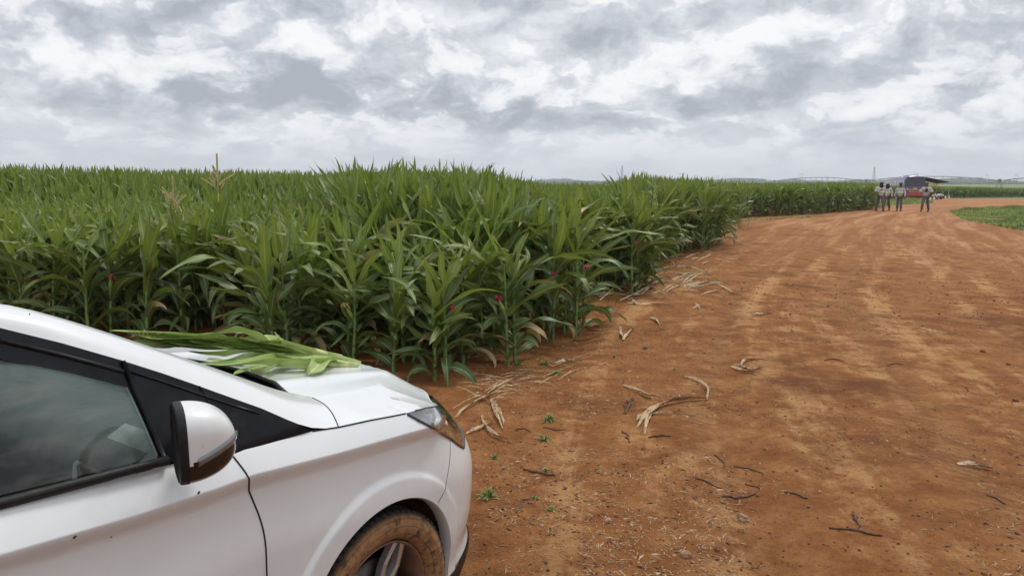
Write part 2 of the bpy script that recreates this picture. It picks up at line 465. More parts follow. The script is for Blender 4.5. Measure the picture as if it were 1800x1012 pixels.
husk('folded pale maize leaf lying just above the longest curved one', [[(1096, 680), (1120, 690), (1148, 700), (1168, 708)], [(1118, 688), (1150, 704)]], w=.035)
husk('straight tan leaf sliver lying under the arch of the longest dry leaf', [[(1142, 731), (1175, 729), (1207, 727)]], w=.025)
husk('small torn husk pieces beside the folded leaf', [[(1100, 728), (1106, 712), (1114, 698)], [(1098, 712), (1110, 716)]], M_DRYD, .05)
husk('splayed tan maize leaf with a thin stem, alone in the middle of the track side', [[(1290, 642), (1306, 650), (1330, 664)], [(1304, 650), (1322, 654), (1342, 645)], [(1308, 646), (1320, 636), (1358, 634)], [(1284, 644), (1308, 657), (1328, 662)]], w=.032)
husk('two tan leaves crossed in a V beside the headlight', [[(862, 704), (872, 722), (888, 742)], [(858, 706), (866, 730), (878, 752)], [(866, 706), (880, 730), (886, 745)]], w=.04)
husk('tan and yellow leaf pieces in front of the headlight', [[(820, 765), (848, 754), (870, 740)], [(848, 748), (866, 764), (898, 775)], [(848, 733), (852, 748), (868, 766)]], w=.032)
husk('upright V shaped pale husk standing off the field edge', [[(1097, 598), (1092, 590), (1090, 578)], [(1097, 599), (1105, 590), (1116, 578)]], M_DRYP, .04)
husk('pile of pale husks at the foot of the edge plant', [[(1025, 572), (1045, 572), (1070, 570)], [(1028, 577), (1048, 581), (1072, 586)], [(1030, 580), (1040, 584), (1062, 588)], [(1022, 570), (1040, 566), (1055, 568)]], M_DRYP, .05, lift=.03)
husk('short pale husk beyond the V shaped one', [[(1143, 560), (1152, 567), (1160, 575)], [(1146, 562), (1158, 568)]], M_DRYP, .04)
husk('small pale husk with short prongs near the track edge', [[(1218, 545), (1230, 543), (1246, 545)], [(1222, 538), (1230, 545)]], M_DRYP, .035)
husk('long thin pale leaf lying crosswise on the headland', [[(1103, 534), (1125, 539), (1160, 540), (1185, 542)], [(1112, 530), (1122, 540)]], M_DRYP, .045)
husk('pale splinter of leaf at the right side of the track', [[(1682, 817), (1715, 819), (1752, 823)], [(1688, 821), (1750, 825)]], M_DRYP, .03)
husk('thin bleached stem on the right of the track', [[(1618, 576), (1640, 582), (1672, 585), (1698, 587)]], M_DRYP, .02)
husk('small pale scraps just left of the thin bleached stem', [[(1316, 557), (1330, 557), (1346, 556)], [(1318, 553), (1352, 549)]], M_DRYP, .03)
husk('tan stem pointing at the weeds near the field corner', [[(975, 636), (995, 634), (1018, 632)]], M_DRYP, .03)
husk('long tan stem lying along the field corner', [[(862, 700), (838, 710), (815, 722), (800, 735)], [(868, 690), (848, 704), (826, 716)]], w=.03)
r_ = random.Random(4)
# mats of stalk litter on the headland between edge plants and track
for k, (x0, y0, x1, y1, nn, lab) in enumerate([(1085, 505, 1245, 496, 52, 'flat mat of pale stalk litter on the headland by the green weeds'), (1050, 515, 1130, 508, 12, 'narrow heap of pale stalk litter tight against the field edge'),
        (1120, 478, 1210, 478, 20, 'pale stalk litter just beyond the green weeds'), (1240, 498, 1290, 497, 4, 'short pale stalk pieces right of the litter mat'),
        (830, 690, 1010, 645, 40, 'tangle of thin brown stalks in front of the corner plants'), (1195, 454, 1300, 444, 12, 'pale litter below the far corner of the near block'),
        (900, 690, 830, 672, 12, 'thin straw scattered beside the bonnet')]):
    cs = []
    for q in range(nn):
        t = r_.random(); cx_ = x0 + (x1 - x0) * t; cy_ = y0 + (y1 - y0) * t + r_.uniform(-18, 18); L = r_.uniform(14, 80) * (1 if y0 > 600 else .8)
        a = r_.gauss(0, .30) + (-.12 if y0 > 600 else 0)
        cs.append([(cx_ - L * .5, cy_ - L * .5 * a), (cx_, cy_ + r_.uniform(-2, 2)), (cx_ + L * .5, cy_ + L * .5 * a)])
    husk(lab, cs, M_DRY if y0 > 600 else M_DRYP, .010 if y0 > 600 else .026, 'litter', 'stalk_litter', 'litter along the headland', .015)
# dark twigs and stalk pieces
def twig(px_pts, label, w=.006):
    c = ground_curve(px_pts, 8); o0 = c[0].copy(); rr = random.Random(len(label)); w *= rr.uniform(.7, 1.3)
    for p in c[1:]: p.x += rr.gauss(0, .006); p.y += rr.gauss(0, .006)
    pts = [p - o0 + Vector((0, 0, w * .8)) for p in c]
    o = MB().tube(pts, [w * (.5 + .7 * math.sin(math.pi * min(1, i / (len(pts) - 1) + .1))) * rr.uniform(.7, 1.3) for i in range(len(pts))], 6).build('twig', M_DRYD, None, True)
    o.location = o0; return tag(o, label, 'twig', 'dark twigs on the dirt')
TW = [([(1290, 818), (1318, 822), (1345, 833)], 'dark bent twig in the middle foreground'), ([(1221, 840), (1243, 845), (1266, 855)], 'dark twig below the largest dry leaf'),
      ([(1094, 760), (1104, 768), (1108, 780)], 'dark curled stub beside the largest dry leaf'), ([(1140, 772), (1160, 769), (1180, 772)], 'short dark stub under the largest dry leaf'),
      ([(920, 828), (945, 834), (980, 838)], 'dark straight twig between headlight and weeds'), ([(908, 905), (920, 884), (930, 880)], 'dark hooked twig near the bumper'),
      ([(1458, 930), (1500, 932), (1552, 942)], 'forked dark twig low in the foreground'), ([(1500, 900), (1506, 915), (1510, 930)], 'upper prong of dark twig low in the foreground'),
      ([(1735, 870), (1752, 876), (1768, 886)], 'dark twig at the right side of the foreground'), ([(1450, 634), (1468, 632), (1486, 636)], 'dark arched twig in mid track'),
      ([(1380, 866), (1402, 871), (1420, 878)], 'slim brown twig left of the forked one'), ([(1256, 800), (1268, 808), (1278, 822)], 'bent brown stub above the dark bent twig'),
      ([(1310, 845), (1330, 850), (1335, 856)], 'stubby dark pieces under the dark bent twig'), ([(905, 752), (925, 750), (932, 760)], 'dark curl beside the upper weeds'),
      ([(955, 752), (975, 758), (992, 757)], 'dark twig just under the upper weeds'), ([(1270, 868), (1300, 868), (1330, 863)], 'long brown twig crossing the stubby pieces'),
      ([(1560, 640), (1575, 636), (1590, 640)], 'small dark twig right of the arched one'), ([(1040, 570), (1055, 572), (1070, 571)], 'dark stick at the husk pile'),
      ([(1100, 590 - 70), (1130, 522), (1150, 521)], 'dark stick at the end of the litter mat')]
for p, l in TW: twig(p, l)
# weeds: small tufts, each its own
def tuft(P, n, h, label, spread=.09, name='weed_tuft', mat=None, cat_='weed'):
    rr = random.Random(int(P.x * 1000) ^ n); mb = MB()
    for q in range(n):
        a = rr.uniform(0, 6.28); e = rr.uniform(.1, 1.2) ** 1.3 * .9 + .1; L = .7 * h * rr.uniform(.6, 1.2) * (1 if spread > .3 else 1.25); b = Vector((rr.gauss(0, spread * (.35 if spread > .3 else .06)), rr.gauss(0, spread * (.35 if spread > .3 else .06)), -.003)); d = Vector((math.cos(a) * math.cos(e), math.sin(a) * math.cos(e), math.sin(e)))
        s_ = Vector((-math.sin(a), math.cos(a), 0)) * rr.uniform(.0025, .006)
        m1_ = b + d * L * .55; m2_ = b + d * L + Vector((0, 0, -L * .25))
        mb.add([b - s_ * .6, b + s_ * .6, m1_ + s_, m1_ - s_, m2_], [(0, 1, 2, 3), (3, 2, 4)])
    o = mb.build(name, mat or M_GRASS); o.location = P
    if spread > .3: o.name = 'weed_patch'; return tag(o, label, 'weeds', kind='stuff')
    return tag(o, label, cat_, 'small weeds on the dirt')
for (px, py, n, h, sp, l) in [(957, 638, 60, .09, .22, 'leafy weed clump at the foot of the corner maize'), (978, 655, 50, .08, .18, 'weed clump in front of the corner maize, next to the first'),
        (965, 740, 55, .08, .16, 'bright weed tuft below the brown stalk litter'), (958, 775, 50, .07, .14, 'weed tuft directly below the bright one'), (958, 832, 30, .05, .14, 'flat weed at the end of the straight twig'),
        (858, 872, 34, .09, .14, 'grass tuft beside the bumper'), (968, 898, 22, .05, .08, 'small lone weed in front of the bumper'), (940, 880, 10, .05, .05, 'single thin seedling near the bumper weed'),
        (1135, 612, 30, .07, .14, 'dull weed beyond the V shaped husk'), (1080, 628, 18, .05, .08, 'tiny weed between corner and husks'), (1210, 470, 160, .12, .9, 'broad green weed patch on the headland litter'),
        (1228, 490, 90, .10, .6, 'green weed patch in front of the broad one'), (1272, 448, 60, .10, .7, 'pale weed patch under the far corner of the near block'), (870, 800, 26, .05, .14, 'sparse weed by the headlight'),
        (1186, 652, 18, .04, .07, 'tiny seedling above the largest dry leaf'), (910, 640, 30, .13, .1, 'weed growing against the thick-stalked edge plant'), (1305, 402, 60, .14, .7, 'weed at the far corner gap of the field'),
        (1392, 584, 16, .04, .1, 'small green seedling in mid track')]:
    p = G(px, py); tuft(Vector((p.x, p.y, ground_z(p.x, p.y))), n, h, l, sp)
def stone(px, py, s_, label, mat=M_STONE, flat=.6):
    p = G(px, py); bm = bmesh.new(); bmesh.ops.create_icosphere(bm, subdivisions=3, radius=s_)
    for v in bm.verts:
        v.co *= 1 + .55 * mnoise.noise(v.co * (2.2 / s_) * .5 + Vector((px, py, 0))) + .10 * mnoise.noise(v.co * (5 / s_)); v.co.z *= flat
    me = bpy.data.meshes.new('stone'); bm.to_mesh(me); bm.free(); me.materials.append(mat)
    o = link(bpy.data.objects.new('stone', me)); o.location = (p.x, p.y, ground_z(p.x, p.y) + s_ * .2)
    return tag(o, label, 'stone', 'stones on the dirt')
for a in [(1204, 972, .026, 'pale rounded stone lowest in the foreground'), (1307, 905, .030, 'grey-pink stone in the straw litter of the foreground'), (1068, 916, .020, 'flat whitish stone left of the pale rounded one'),
          (880, 637, .035, 'rust coloured stone at the foot of the thick-stalked plant'), (1240, 800, .012, 'small pinkish pebble by the brown stub'), (1785, 705, .02, 'small dark stone at the right edge of the foreground'),
          (1728, 618, .022, 'dark stone on the right half of the track'), (1772, 640, .02, 'dark stone beyond the one at the right edge')]:
    stone(*a, mat=M_CLOD if 'dark' in a[3] or 'rust' in a[3] else M_STONE)
# straw crumbs, chips and clods too many to count
def crumbs(name, n, mat, label, size, seed, boxes):
    r = np.random.default_rng(seed); V = []; Fs = []; k = 0
    while k < n:
        x0, x1, y0, y1, dens_ = boxes[r.integers(len(boxes))]
        px, py = r.uniform(x0, x1), r.uniform(y0, y1)
        p = G(px, py)
        if vnoise(np.array([p.x * 1.3]), np.array([p.y * 1.3]), 21)[0] < dens_: continue
        z = ground_z(p.x, p.y); L = size[0] * r.uniform(.4, 1.6); w = size[1] * r.uniform(.5, 1.5); a = r.uniform(0, math.pi); t = size[2] * r.uniform(.6, 1.4)
        c, s = math.cos(a), math.sin(a); o = len(V); tl = r.normal(0, .15)
        bend = r.normal(0, .3) * L
        for u, v in ((-1, -1), (-1, 1), (0, -1), (0, 1), (1, -1), (1, 1)):
            xx = u * L * .5; yy = v * w * .5 * (1 if u == 0 else .6) + (bend * .3 if u == 0 else 0)
            V.append((p.x + c * xx - s * yy, p.y + s * xx + c * yy, z + .002 + t * (1 if u == 0 else .35) + tl * xx * .5))
        for v in ((0, 0),):
            V.append((p.x, p.y, z - .002))
        Fs += [(o, o + 2, o + 3, o + 1), (o + 2, o + 4, o + 5, o + 3), (o, o + 6, o + 2), (o + 2, o + 6, o + 4), (o + 1, o + 3, o + 6), (o + 3, o + 5, o + 6)]
        k += 1
    ob = MB(); ob.V = V; ob.F = Fs
    return tag(ob.build(name, mat), label, 'litter', kind='stuff')
fullb = [(830, 1800, 560, 1012, .42), (830, 1800, 560, 1012, .5), (850, 1300, 640, 1012, .5), (1000, 1800, 480, 620, .45)]
crumbs('straw_crumbs', 3400, M_DRY, 'tiny pale straw crumbs scattered over the red dirt', (.017, .0026, .002), 1, fullb)
crumbs('brown_chips', 700, M_DRYD, 'small brown bark and stalk chips on the red dirt', (.022, .006, .004), 2, fullb + [(1300, 1800, 400, 560, .5)])
def clods(n, seed):
    r = np.random.default_rng(seed); mb = MB(); base = None
    bm = bmesh.new(); bmesh.ops.create_icosphere(bm, subdivisions=1, radius=1); bv = [v.co.copy() for v in bm.verts]; bm.verts.index_update(); bf = [tuple(v.index for v in f.verts) for f in bm.faces]; bm.free()
    for _ in range(n):
        if r.random() < .5: px, py = r.uniform(850, 1800), r.uniform(520, 1012)
        else: px, py = r.uniform(1250, 1800), r.uniform(385, 560)
        p = G(px, py); s = abs(r.normal(0, .0032)) + .002 + (.012 * r.random() ** 3 if py < 560 else 0); z = ground_z(p.x, p.y)
        sc = r.uniform(.6, 1.3, 3); j = r.uniform(.75, 1.25, len(bv))
        mb.add([(p.x + v.x * s * sc[0] * q, p.y + v.y * s * sc[1] * q, z + v.z * s * .7 * q + s * .3) for v, q in zip(bv, j)], bf)
    return tag(mb.build('soil_clods', M_CLOD), 'small crumbs and clods of the red soil', 'soil', kind='stuff')
clods(1800, 5)
crumbs('straw_fibres', 1500, M_DRY, 'fine pale straw fibres strewn over the red dirt', (.040, .0018, .002), 3, fullb + [(830, 1250, 600, 760, .35)])
# ------------------------------------------------------------------ grass: patch on the right, verge at the field foot, under the bus
def grass_area(name, poly_px, n, h, label, seed, mat=M_GRASS, pts=None):
    poly = [(G(*p).x, G(*p).y) for p in poly_px]; A = np.array(poly); r = np.random.default_rng(seed)
    lo, hi = A.min(0), A.max(0); P = []
    while sum(len(q) for q in P) < n:
        Q = r.uniform(lo, hi, (n * 2, 2)); x, y = Q[:, 0], Q[:, 1]; c = np.zeros(len(Q), bool)
        for i in range(len(poly)):
            x1, y1 = poly[i]; x2, y2 = poly[(i + 1) % len(poly)]
            if y1 == y2: continue
            c ^= ((y1 > y) != (y2 > y)) & (x < (x2 - x1) * (y - y1) / (y2 - y1) + x1)
        c &= vnoise(x * .9, y * .9, seed) > .30 * r.random(len(Q)) + .12
        P.append(Q[c])
    P = np.concatenate(P)[:n]; m = len(P)
    cl = vnoise(P[:, 0] * .7, P[:, 1] * .7, seed + 3)
    hh = h * (.35 + 1.1 * cl ** 2) * r.uniform(.6, 1.3, m); a = r.uniform(0, 6.28, m); e = r.uniform(.6, 1.45, m); w = r.uniform(.004, .011, m)
    z = terrain(P[:, 0], P[:, 1]) + .0
    b = np.stack([P[:, 0], P[:, 1], z], 1); d = np.stack([np.cos(a) * np.cos(e), np.sin(a) * np.cos(e), np.sin(e)], 1) * hh[:, None]; s = np.stack([-np.sin(a), np.cos(a), 0 * a], 1) * w[:, None]
    mid = b + d * .6; tip = b + d + np.array([0, 0, -.2]) * hh[:, None]
    V = np.stack([b - s, b + s, mid + s, mid - s, tip + s * .1, tip - s * .1], 1).reshape(-1, 3); o = np.arange(m)[:, None] * 6
    Fq_ = np.concatenate([o + [[0, 1, 2, 3]], o + [[3, 2, 4, 5]]])
    ob = mesh_np(name, V, Fq_, mat, None, smooth=False); return tag(ob, label, 'grass', kind='stuff')
M_GR2 = simple('meadow_grass', (.20, .285, .055), .6, var=.55, scale=.9, dirt=((.20, .23, .05), .6, 2.5, .5, .7))
grass_area('grass_patch', [(1668, 372), (1700, 366), (1760, 364), (1860, 362), (1960, 372), (1960, 420), (1860, 412), (1790, 405), (1745, 396), (1690, 386), (1680, 378)], 95000, .17, 'green grass patch at the right side of the dirt track', 31, M_GR2)
grass_area('verge_grass', [(1290, 388), (1330, 385), (1400, 382), (1460, 379), (1460, 380), (1400, 384), (1330, 388), (1290, 393)], 1500, .08, 'thin green verge along the foot of the far maize', 32, M_GR2)
grass_area('bus_verge', [(1545, 366), (1570, 361), (1640, 358), (1640, 352), (1580, 351), (1535, 356)], 12000, .40, 'green verge of weeds where the bus stands', 33, M_GR2)
# ------------------------------------------------------------------ white hatchback in the left foreground
# car frame: x forward from the front axle, y to the car's left (the side we see is y < 0), z up
CAR_T, CAR_YAW = (-1.102, 2.5905), .97356
cC, sC = math.cos(CAR_YAW), math.sin(CAR_YAW)
def car_cam():
    return Vector((-CAR_T[0] * cC - CAR_T[1] * sC, CAR_T[0] * sC - CAR_T[1] * cC, CAM_H))
def car_ray(px, py):
    d = ray(px, py); return Vector((cC * d.x + sC * d.y, -sC * d.x + cC * d.y, d.z))
CO = car_cam()
def cy(px, py, y):
    d = car_ray(px, py); return CO + d * ((y - CO.y) / d.y)
def cz(px, py, z):
    d = car_ray(px, py); return CO + d * ((z - CO.z) / d.z)
def cproj(P):
    x = CAR_T[0] + cC * P[0] - sC * P[1]; y = CAR_T[1] + sC * P[0] + cC * P[1]; z = P[2] - CAM_H
    w = y * CP - z * SP
    return 900 + F_PX * x / w, 506 - F_PX * (y * SP + z * CP) / w
# plan curve of the body side and nose, by arc length s (s = x behind the front axle)
XN, WB, PE = .87, .86, 3.4
_t = np.linspace(0, math.pi / 2, 900)
_x = XN * np.sin(_t) ** (2 / 2.3); _y = -WB * np.cos(_t) ** (2 / PE)
_s = np.concatenate([[0], np.cumsum(np.hypot(np.diff(_x), np.diff(_y)))])
S_END = float(_s[-1])
def plan(s):
    if s <= 0: return s, -WB, 0., -1.
    s = min(s, S_END); x = float(np.interp(s, _s, _x)); y = float(np.interp(s, _s, _y))
    x2 = float(np.interp(min(s + .01, S_END), _s, _x)); y2 = float(np.interp(min(s + .01, S_END), _s, _y))
    x1 = float(np.interp(max(s - .01, 0), _s, _x)); y1 = float(np.interp(max(s - .01, 0), _s, _y))
    tx, ty = x2 - x1, y2 - y1; l = math.hypot(tx, ty)
    return x, y, ty / l, -tx / l
_cx = [-3.4, -1.03, -.77, -.56, -.47, -.19, .09, .19, .6]; _cz = [1.0, .964, .939, .928, .927, .893, .866, .853, .80]
_fz = [.12, .18, .22, .27, .33, .4, .5, .56, .60, .63, .66, .70, .74, .78, .84, .92]
_fo0 = [-.07, -.02, -.012, -.036, -.016, -.006, 0, 0, -.012, -.026, -.044, -.07, -.10, -.14, -.20, -.30]
_fz0 = _fz; _fz = list(np.linspace(.12, .92, 81)); _q = np.interp(_fz, _fz0, _fo0)
for _ in range(14): _q = np.concatenate([[_q[0]], (_q[:-2] + 2 * _q[1:-1] + _q[2:]) / 4, [_q[-1]]])
_fo = list(_q)
def sm(a, b, t):
    t = min(1, max(0, (t - a) / (b - a))); return t * t * (3 - 2 * t)
def skin_off(s, z, x, nx):
    d = z - float(np.interp(x, _cx, _cz))
    if d >= 0: o = -.62 * d - 2.2 * d * d
    else:
        o = -.024 * sm(0, .055, -d) + .022 * sm(.05, .24, -d)
    # crease fades out at the headlight
    o -= .018 * sm(.47, .26, z) ** 2
    if x > -1.2:
        o += .0095 * min(1., max(0., (.432 - math.hypot(x, z - .31)) / .016)) * sm(.10, .2, z)
    w = sm(.12, .62, nx)
    if w > 0: o = o * (1 - w) + w * float(np.interp(z, _fz, _fo))
    return o
def skin(s, z, lift=0.):
    x, y, nx, ny = plan(s); o = skin_off(s, z, x, nx) + lift
    return Vector((x + nx * o, y + ny * o, z))
def to_skin(px, py, lift=0.):
    P = cy(px, py, -.85); s, z = min(P.x, 1.0), P.z
    for _ in range(30):
        q = cproj(skin(s, z)); r = (q[0] - px, q[1] - py)
        if abs(r[0]) + abs(r[1]) < .05: break
        h = 1e-3; a = cproj(skin(s + h, z)); b = cproj(skin(s, z + h))
        J = np.array([[a[0] - q[0], b[0] - q[0]], [a[1] - q[1], b[1] - q[1]]]) / h
        dl = np.linalg.lstsq(J + 1e-6 * np.eye(2), np.array(r), rcond=None)[0]
        s -= float(np.clip(dl[0], -.06, .06)) * .8; z -= float(np.clip(dl[1], -.06, .06)) * .8
    return s, z
def dens_poly(P, step=.02, closed=True):
    out = []; n = len(P)
    for i in range(n if closed else n - 1):
        a, b = P[i], P[(i + 1) % n]; L = math.hypot(b[0] - a[0], b[1] - a[1]); k = max(1, int(L / step))
        out += [(a[0] + (b[0] - a[0]) * j / k, a[1] + (b[1] - a[1]) * j / k) for j in range(k)]
    if not closed: out.append(tuple(P[-1]))
    return out
def inside(p, poly):
    x, y = p; c = False; n = len(poly)
    for i in range(n):
        x1, y1 = poly[i]; x2, y2 = poly[(i + 1) % n]
        if (y1 > y) != (y2 > y) and x < (x2 - x1) * (y - y1) / (y2 - y1) + x1: c = not c
    return c
def fill2d(outer, holes=(), step=.02, grid=None, extra=()):
    """triangulate a 2D region with interior points"""
    loops = [dens_poly(outer, step)] + [dens_poly(h, step) for h in holes]
    pts = []; edges = []
    for lp in loops:
        o = len(pts); pts += lp; edges += [(o + i, o + (i + 1) % len(lp)) for i in range(len(lp))]
    xs = [p[0] for p in outer]; ys = [p[1] for p in outer]; g = grid or step
    for q in extra:
        if inside(q, loops[0]) and not any(inside(q, h) for h in loops[1:]): pts.append(q)
    allp = np.array(pts)
    for i in range(int((max(xs) - min(xs)) / g) + 1):
        for j in range(int((max(ys) - min(ys)) / g) + 1):
            q = (min(xs) + (i + .5 * (j % 2)) * g, min(ys) + (j + .5) * g)
            if inside(q, loops[0]) and not any(inside(q, h) for h in loops[1:]):
                if np.min((allp[:, 0] - q[0]) ** 2 + (allp[:, 1] - q[1]) ** 2) > (g * .45) ** 2: pts.append(q)
    r = geometry.delaunay_2d_cdt([Vector(p) for p in pts], edges, [], 0, 1e-6)
    V = [tuple(v) for v in r[0]]; Fs = []
    for f in r[2]:
        c = (sum(V[i][0] for i in f) / 3, sum(V[i][1] for i in f) / 3)
        if inside(c, loops[0]) and not any(inside(c, h) for h in loops[1:]): Fs.append(tuple(f))
    return V, Fs
def panel(name, outer, mat, parent, fn, holes=(), step=.02, nrm=None, extra=()):
    V, Fs = fill2d(outer, holes, step, None, extra)
    P = [fn(a, b) for a, b in V]
    o = mesh_np(name, P, Fs, mat, parent, smooth=True)
    # outward normals from the analytic surface keep the reflections smooth
    N = []
    for a, b in V:
        h = 2e-3
        n = (fn(a + h, b) - fn(a - h, b)).cross(fn(a, b + h) - fn(a, b - h))
        N.append(n.normalized())
    me = o.data
    out = nrm or Vector((0, -1, 0))
    c0 = sum((n.dot(out) for n in N))
    if c0 < 0: N = [-n for n in N]
    me.polygons.foreach_set('use_smooth', np.ones(len(me.polygons), bool))
    # make the winding agree with the normals
    if sum(p.normal.dot(N[p.vertices[0]]) for p in me.polygons) < 0: me.flip_normals()
    me.normals_split_custom_set_from_vertices([tuple(n) for n in N])
    return o
def circ(cx, cz_, r, a0, a1, n=40):
    return [(cx + r * math.cos(a0 + (a1 - a0) * i / n), cz_ + r * math.sin(a0 + (a1 - a0) * i / n)) for i in range(n + 1)]

# materials
def paint_mat():
    m, g, b = material('white_car_paint')
    tc = g.n('ShaderNodeTexCoord').outputs['Object']
    x, y, z = g.sep(tc)
    n1 = g.noise(tc, 3.0, 5, .6); n2 = g.noise(tc, 60., 4, .7)
    base = g.mix(g.ss(n1, .35, .7), (.655, .675, .685), (.62, .64, .65))
    # road dust, thicker towards the sills, in streaks and specks
    st = g.noise(g.v('MULTIPLY', tc, (14, 14, 2.2)), 1.4, 5, .6)
    low = g.ss(z, .95, .2, 0, 1)
    dust = g.m('MULTIPLY', g.ss(st, .42, .75), g.m('ADD', g.m('MULTIPLY', low, .16), .02))
    base = g.mix(dust, base, (.46, .33, .24))
    spk = g.ss(g.vor(tc, 55), .10, .05)
    sel = g.ss(g.noise(tc, 7.0, 3), .54, .70)
    spk = g.m('MULTIPLY', spk, g.m('MULTIPLY', sel, g.m('ADD', .35, g.m('MULTIPLY', low, .5))))
    base = g.mix(spk, base, (.30, .17, .10))
    wet = g.m('MULTIPLY', g.ss(z, .93, .97), g.ss(g.noise(g.v('MULTIPLY', tc, (2.0, 9, 1)), 1.3, 5), .5, .62))
    g.put(b.inputs['Base Color'], base)
    g.put(b.inputs['Roughness'], g.m('ADD', .32, g.m('MULTIPLY', n2, .12)))
    b.inputs['Coat Weight'].default_value = .75
    g.put(b.inputs['Coat Roughness'], g.m('ADD', .05, g.m('MULTIPLY', g.ss(n2, .3, .8), .12)))
    return m
M_PAINT = paint_mat()
M_BLACK = simple('satin_black_plastic', (.008, .009, .012), .30, spec=.22, var=.3, scale=20, dirt=((.12, .08, .06), .18, 9, .5, .8))
M_BLACKM = simple('matt_black_plastic', (.012, .012, .013), .5, spec=.25, var=.3, scale=60, dirt=((.10, .07, .05), .10, 12, .45, .8), bump=.1)
M_GAP = simple('panel_gap_black', (.006, .006, .006), .8)
M_LINER = simple('wheel_liner_mud', (.035, .018, .012), .9, dirt=((.22, .09, .04), .85, 7, .44, .62), var=.3)
M_GLOSSBLK = simple('piano_black', (.010, .008, .008), .12, coat=.5)
M_DASH = simple('dash_grey', (.11, .12, .125), .6)
M_DASHL = simple('door_trim_pale', (.50, .52, .52), .6)
M_SEAT = simple('seat_cloth', (.05, .052, .055), .9)
def glass_mat(name, tint, refl=1.0, dusty=.03):
    m, g, b = material(name)
    out = [n for n in m.node_tree.nodes if n.type == 'OUTPUT_MATERIAL'][0]
    m.node_tree.nodes.remove(b)
    tr = g.n('ShaderNodeBsdfTransparent'); tr.inputs[0].default_value = c3(tint)
    gl = g.n('ShaderNodeBsdfGlossy'); gl.inputs['Roughness'].default_value = .015
    df = g.n('ShaderNodeBsdfDiffuse')
    tc = g.n('ShaderNodeTexCoord').outputs['Object']
    df.inputs[0].default_value = (.45, .40, .36, 1)
    fr = g.n('ShaderNodeFresnel'); fr.inputs[0].default_value = 1.52
    a = g.n('ShaderNodeMixShader'); g.put(a.inputs[0], g.m('MULTIPLY', fr.outputs[0], refl, clamp=True))
    g.put(a.inputs[1], tr.outputs[0]); g.put(a.inputs[2], gl.outputs[0])
    e = g.n('ShaderNodeMixShader')
    sm_ = g.noise(g.v('MULTIPLY', tc, (3, 3, 12)), 2.2, 5, .6)
    g.put(e.inputs[0], g.m('MULTIPLY', g.ss(sm_, .35, .8), dusty))
    g.put(e.inputs[1], a.outputs[0]); g.put(e.inputs[2], df.outputs[0])
    g.put(out.inputs[0], e.outputs[0])
    return m
M_GLASS = glass_mat('side_glass', (.66, .76, .71), 1.0, .16)
M_WS = glass_mat('windscreen_glass', (.66, .74, .70), 1.2)
M_LENS = glass_mat('headlight_lens', (.90, .92, .94), 3.0, .05)
M_LENSD = glass_mat('smoked_lens', (.40, .33, .30), 2.0, .10)
M_CHROME = simple('reflector_silver', (.78, .80, .84), .38, .35)

car = empty('car', (CAR_T[0], CAR_T[1], 0), CAR_YAW, 'white hatchback parked on the red dirt with cut maize leaves lying on its bonnet', 'car')

# ---- traced feature lines (photo pixels) laid onto the body skin
seam_fd = [(407.5, 799), (437.6, 841), (459.5, 919), (469, 1011)]
S_seam = [to_skin(*p) for p in seam_fd]
S_seam = S_seam + [(S_seam[-1][0] + .004, .45), (S_seam[-1][0] + .004, .20)]
def bez(P, k=6):
    P = [P[0]] + list(P) + [P[-1]]; out = []
    for i in range(1, len(P) - 2):
        for j in range(k):
            t = j / k; a, b, c, d = P[i - 1], P[i], P[i + 1], P[i + 2]
            out.append(tuple(.5 * (2 * b[m] + (c[m] - a[m]) * t + (2 * a[m] - 5 * b[m] + 4 * c[m] - d[m]) * t * t + (3 * b[m] - a[m] - 3 * c[m] + d[m]) * t ** 3) for m in (0, 1)))
    return out + [tuple(P[-1])]
S_seam = bez(S_seam)
belt = [to_skin(px, py) for px, py in [(0, 896), (120, 864), (243, 831), (300, 816), (360, 803.5)]]
ftop = [to_skin(px, py) for px, py in [(407.5, 799), (430, 790), (460, 782.5), (505, 770), (549, 757.5), (595, 750.5), (655, 737.5), (712.5, 726.5)]]
bseam = [to_skin(px, py) for px, py in [(790.6, 773), (790, 810), (787, 832), (784, 850), (769.6, 883)]]
hl_low = [to_skin(px, py) for px, py in [(715, 727), (735, 738.5), (757, 750), (793, 772)]]
hl_tip = [to_skin(px, py) for px, py in [(804, 781), (814, 787)]]
# the nose beyond the silhouette, straight in (s, z)
hl_front = [(1.16, .675), (1.18, .70), (1.12, .745)]
AR = .352
arch_r, arch_l = circ(0, .31, AR, 0, math.pi, 50), None
a_r = math.asin((.20 - .31) / AR)
arch = circ(0, .31, AR, a_r, math.pi - a_r, 60)        # front of arch -> over the top -> rear of arch
aseam = math.atan2(bseam[-1][1] - .31, bseam[-1][0])
arch_f = circ(0, .31, AR, aseam, math.pi - a_r, 50)
arch_b = circ(0, .31, AR, a_r, aseam, 14)
front_door = [(-1.42, 1.035)] + belt[:] + [S_seam[0]] + S_seam[1:] + [(-1.42, .20)]
fender = ftop + hl_low[1:] + bseam[:-1] + arch_f + [S_seam[-1]] + S_seam[-2:0:-1]
ztop = .815
def half(fn):  # a panel plus its mirror image
    return lambda a, b: (lambda v: Vector((v.x, -v.y, v.z)))(fn(a, b))
sk = lambda a, b: skin(a, b)
bump_low = [(S_END, .24), (S_END, .60)]
def mirror_obj(o, name=None):
    me = o.data.copy()
    for v in me.vertices: v.co.y *= -1
    me.flip_normals()
    c = bpy.data.objects.new(name or o.name, me); return link(c, o.parent)
crease_pts = [(x, float(np.interp(x, _cx, _cz)) + d) for x in np.arange(-1.42, .46, .012) for d in (.012, .003, -.003, -.012, -.03, -.055)]
fd = panel('door', front_door, M_PAINT, car, sk, step=.025, extra=crease_pts)
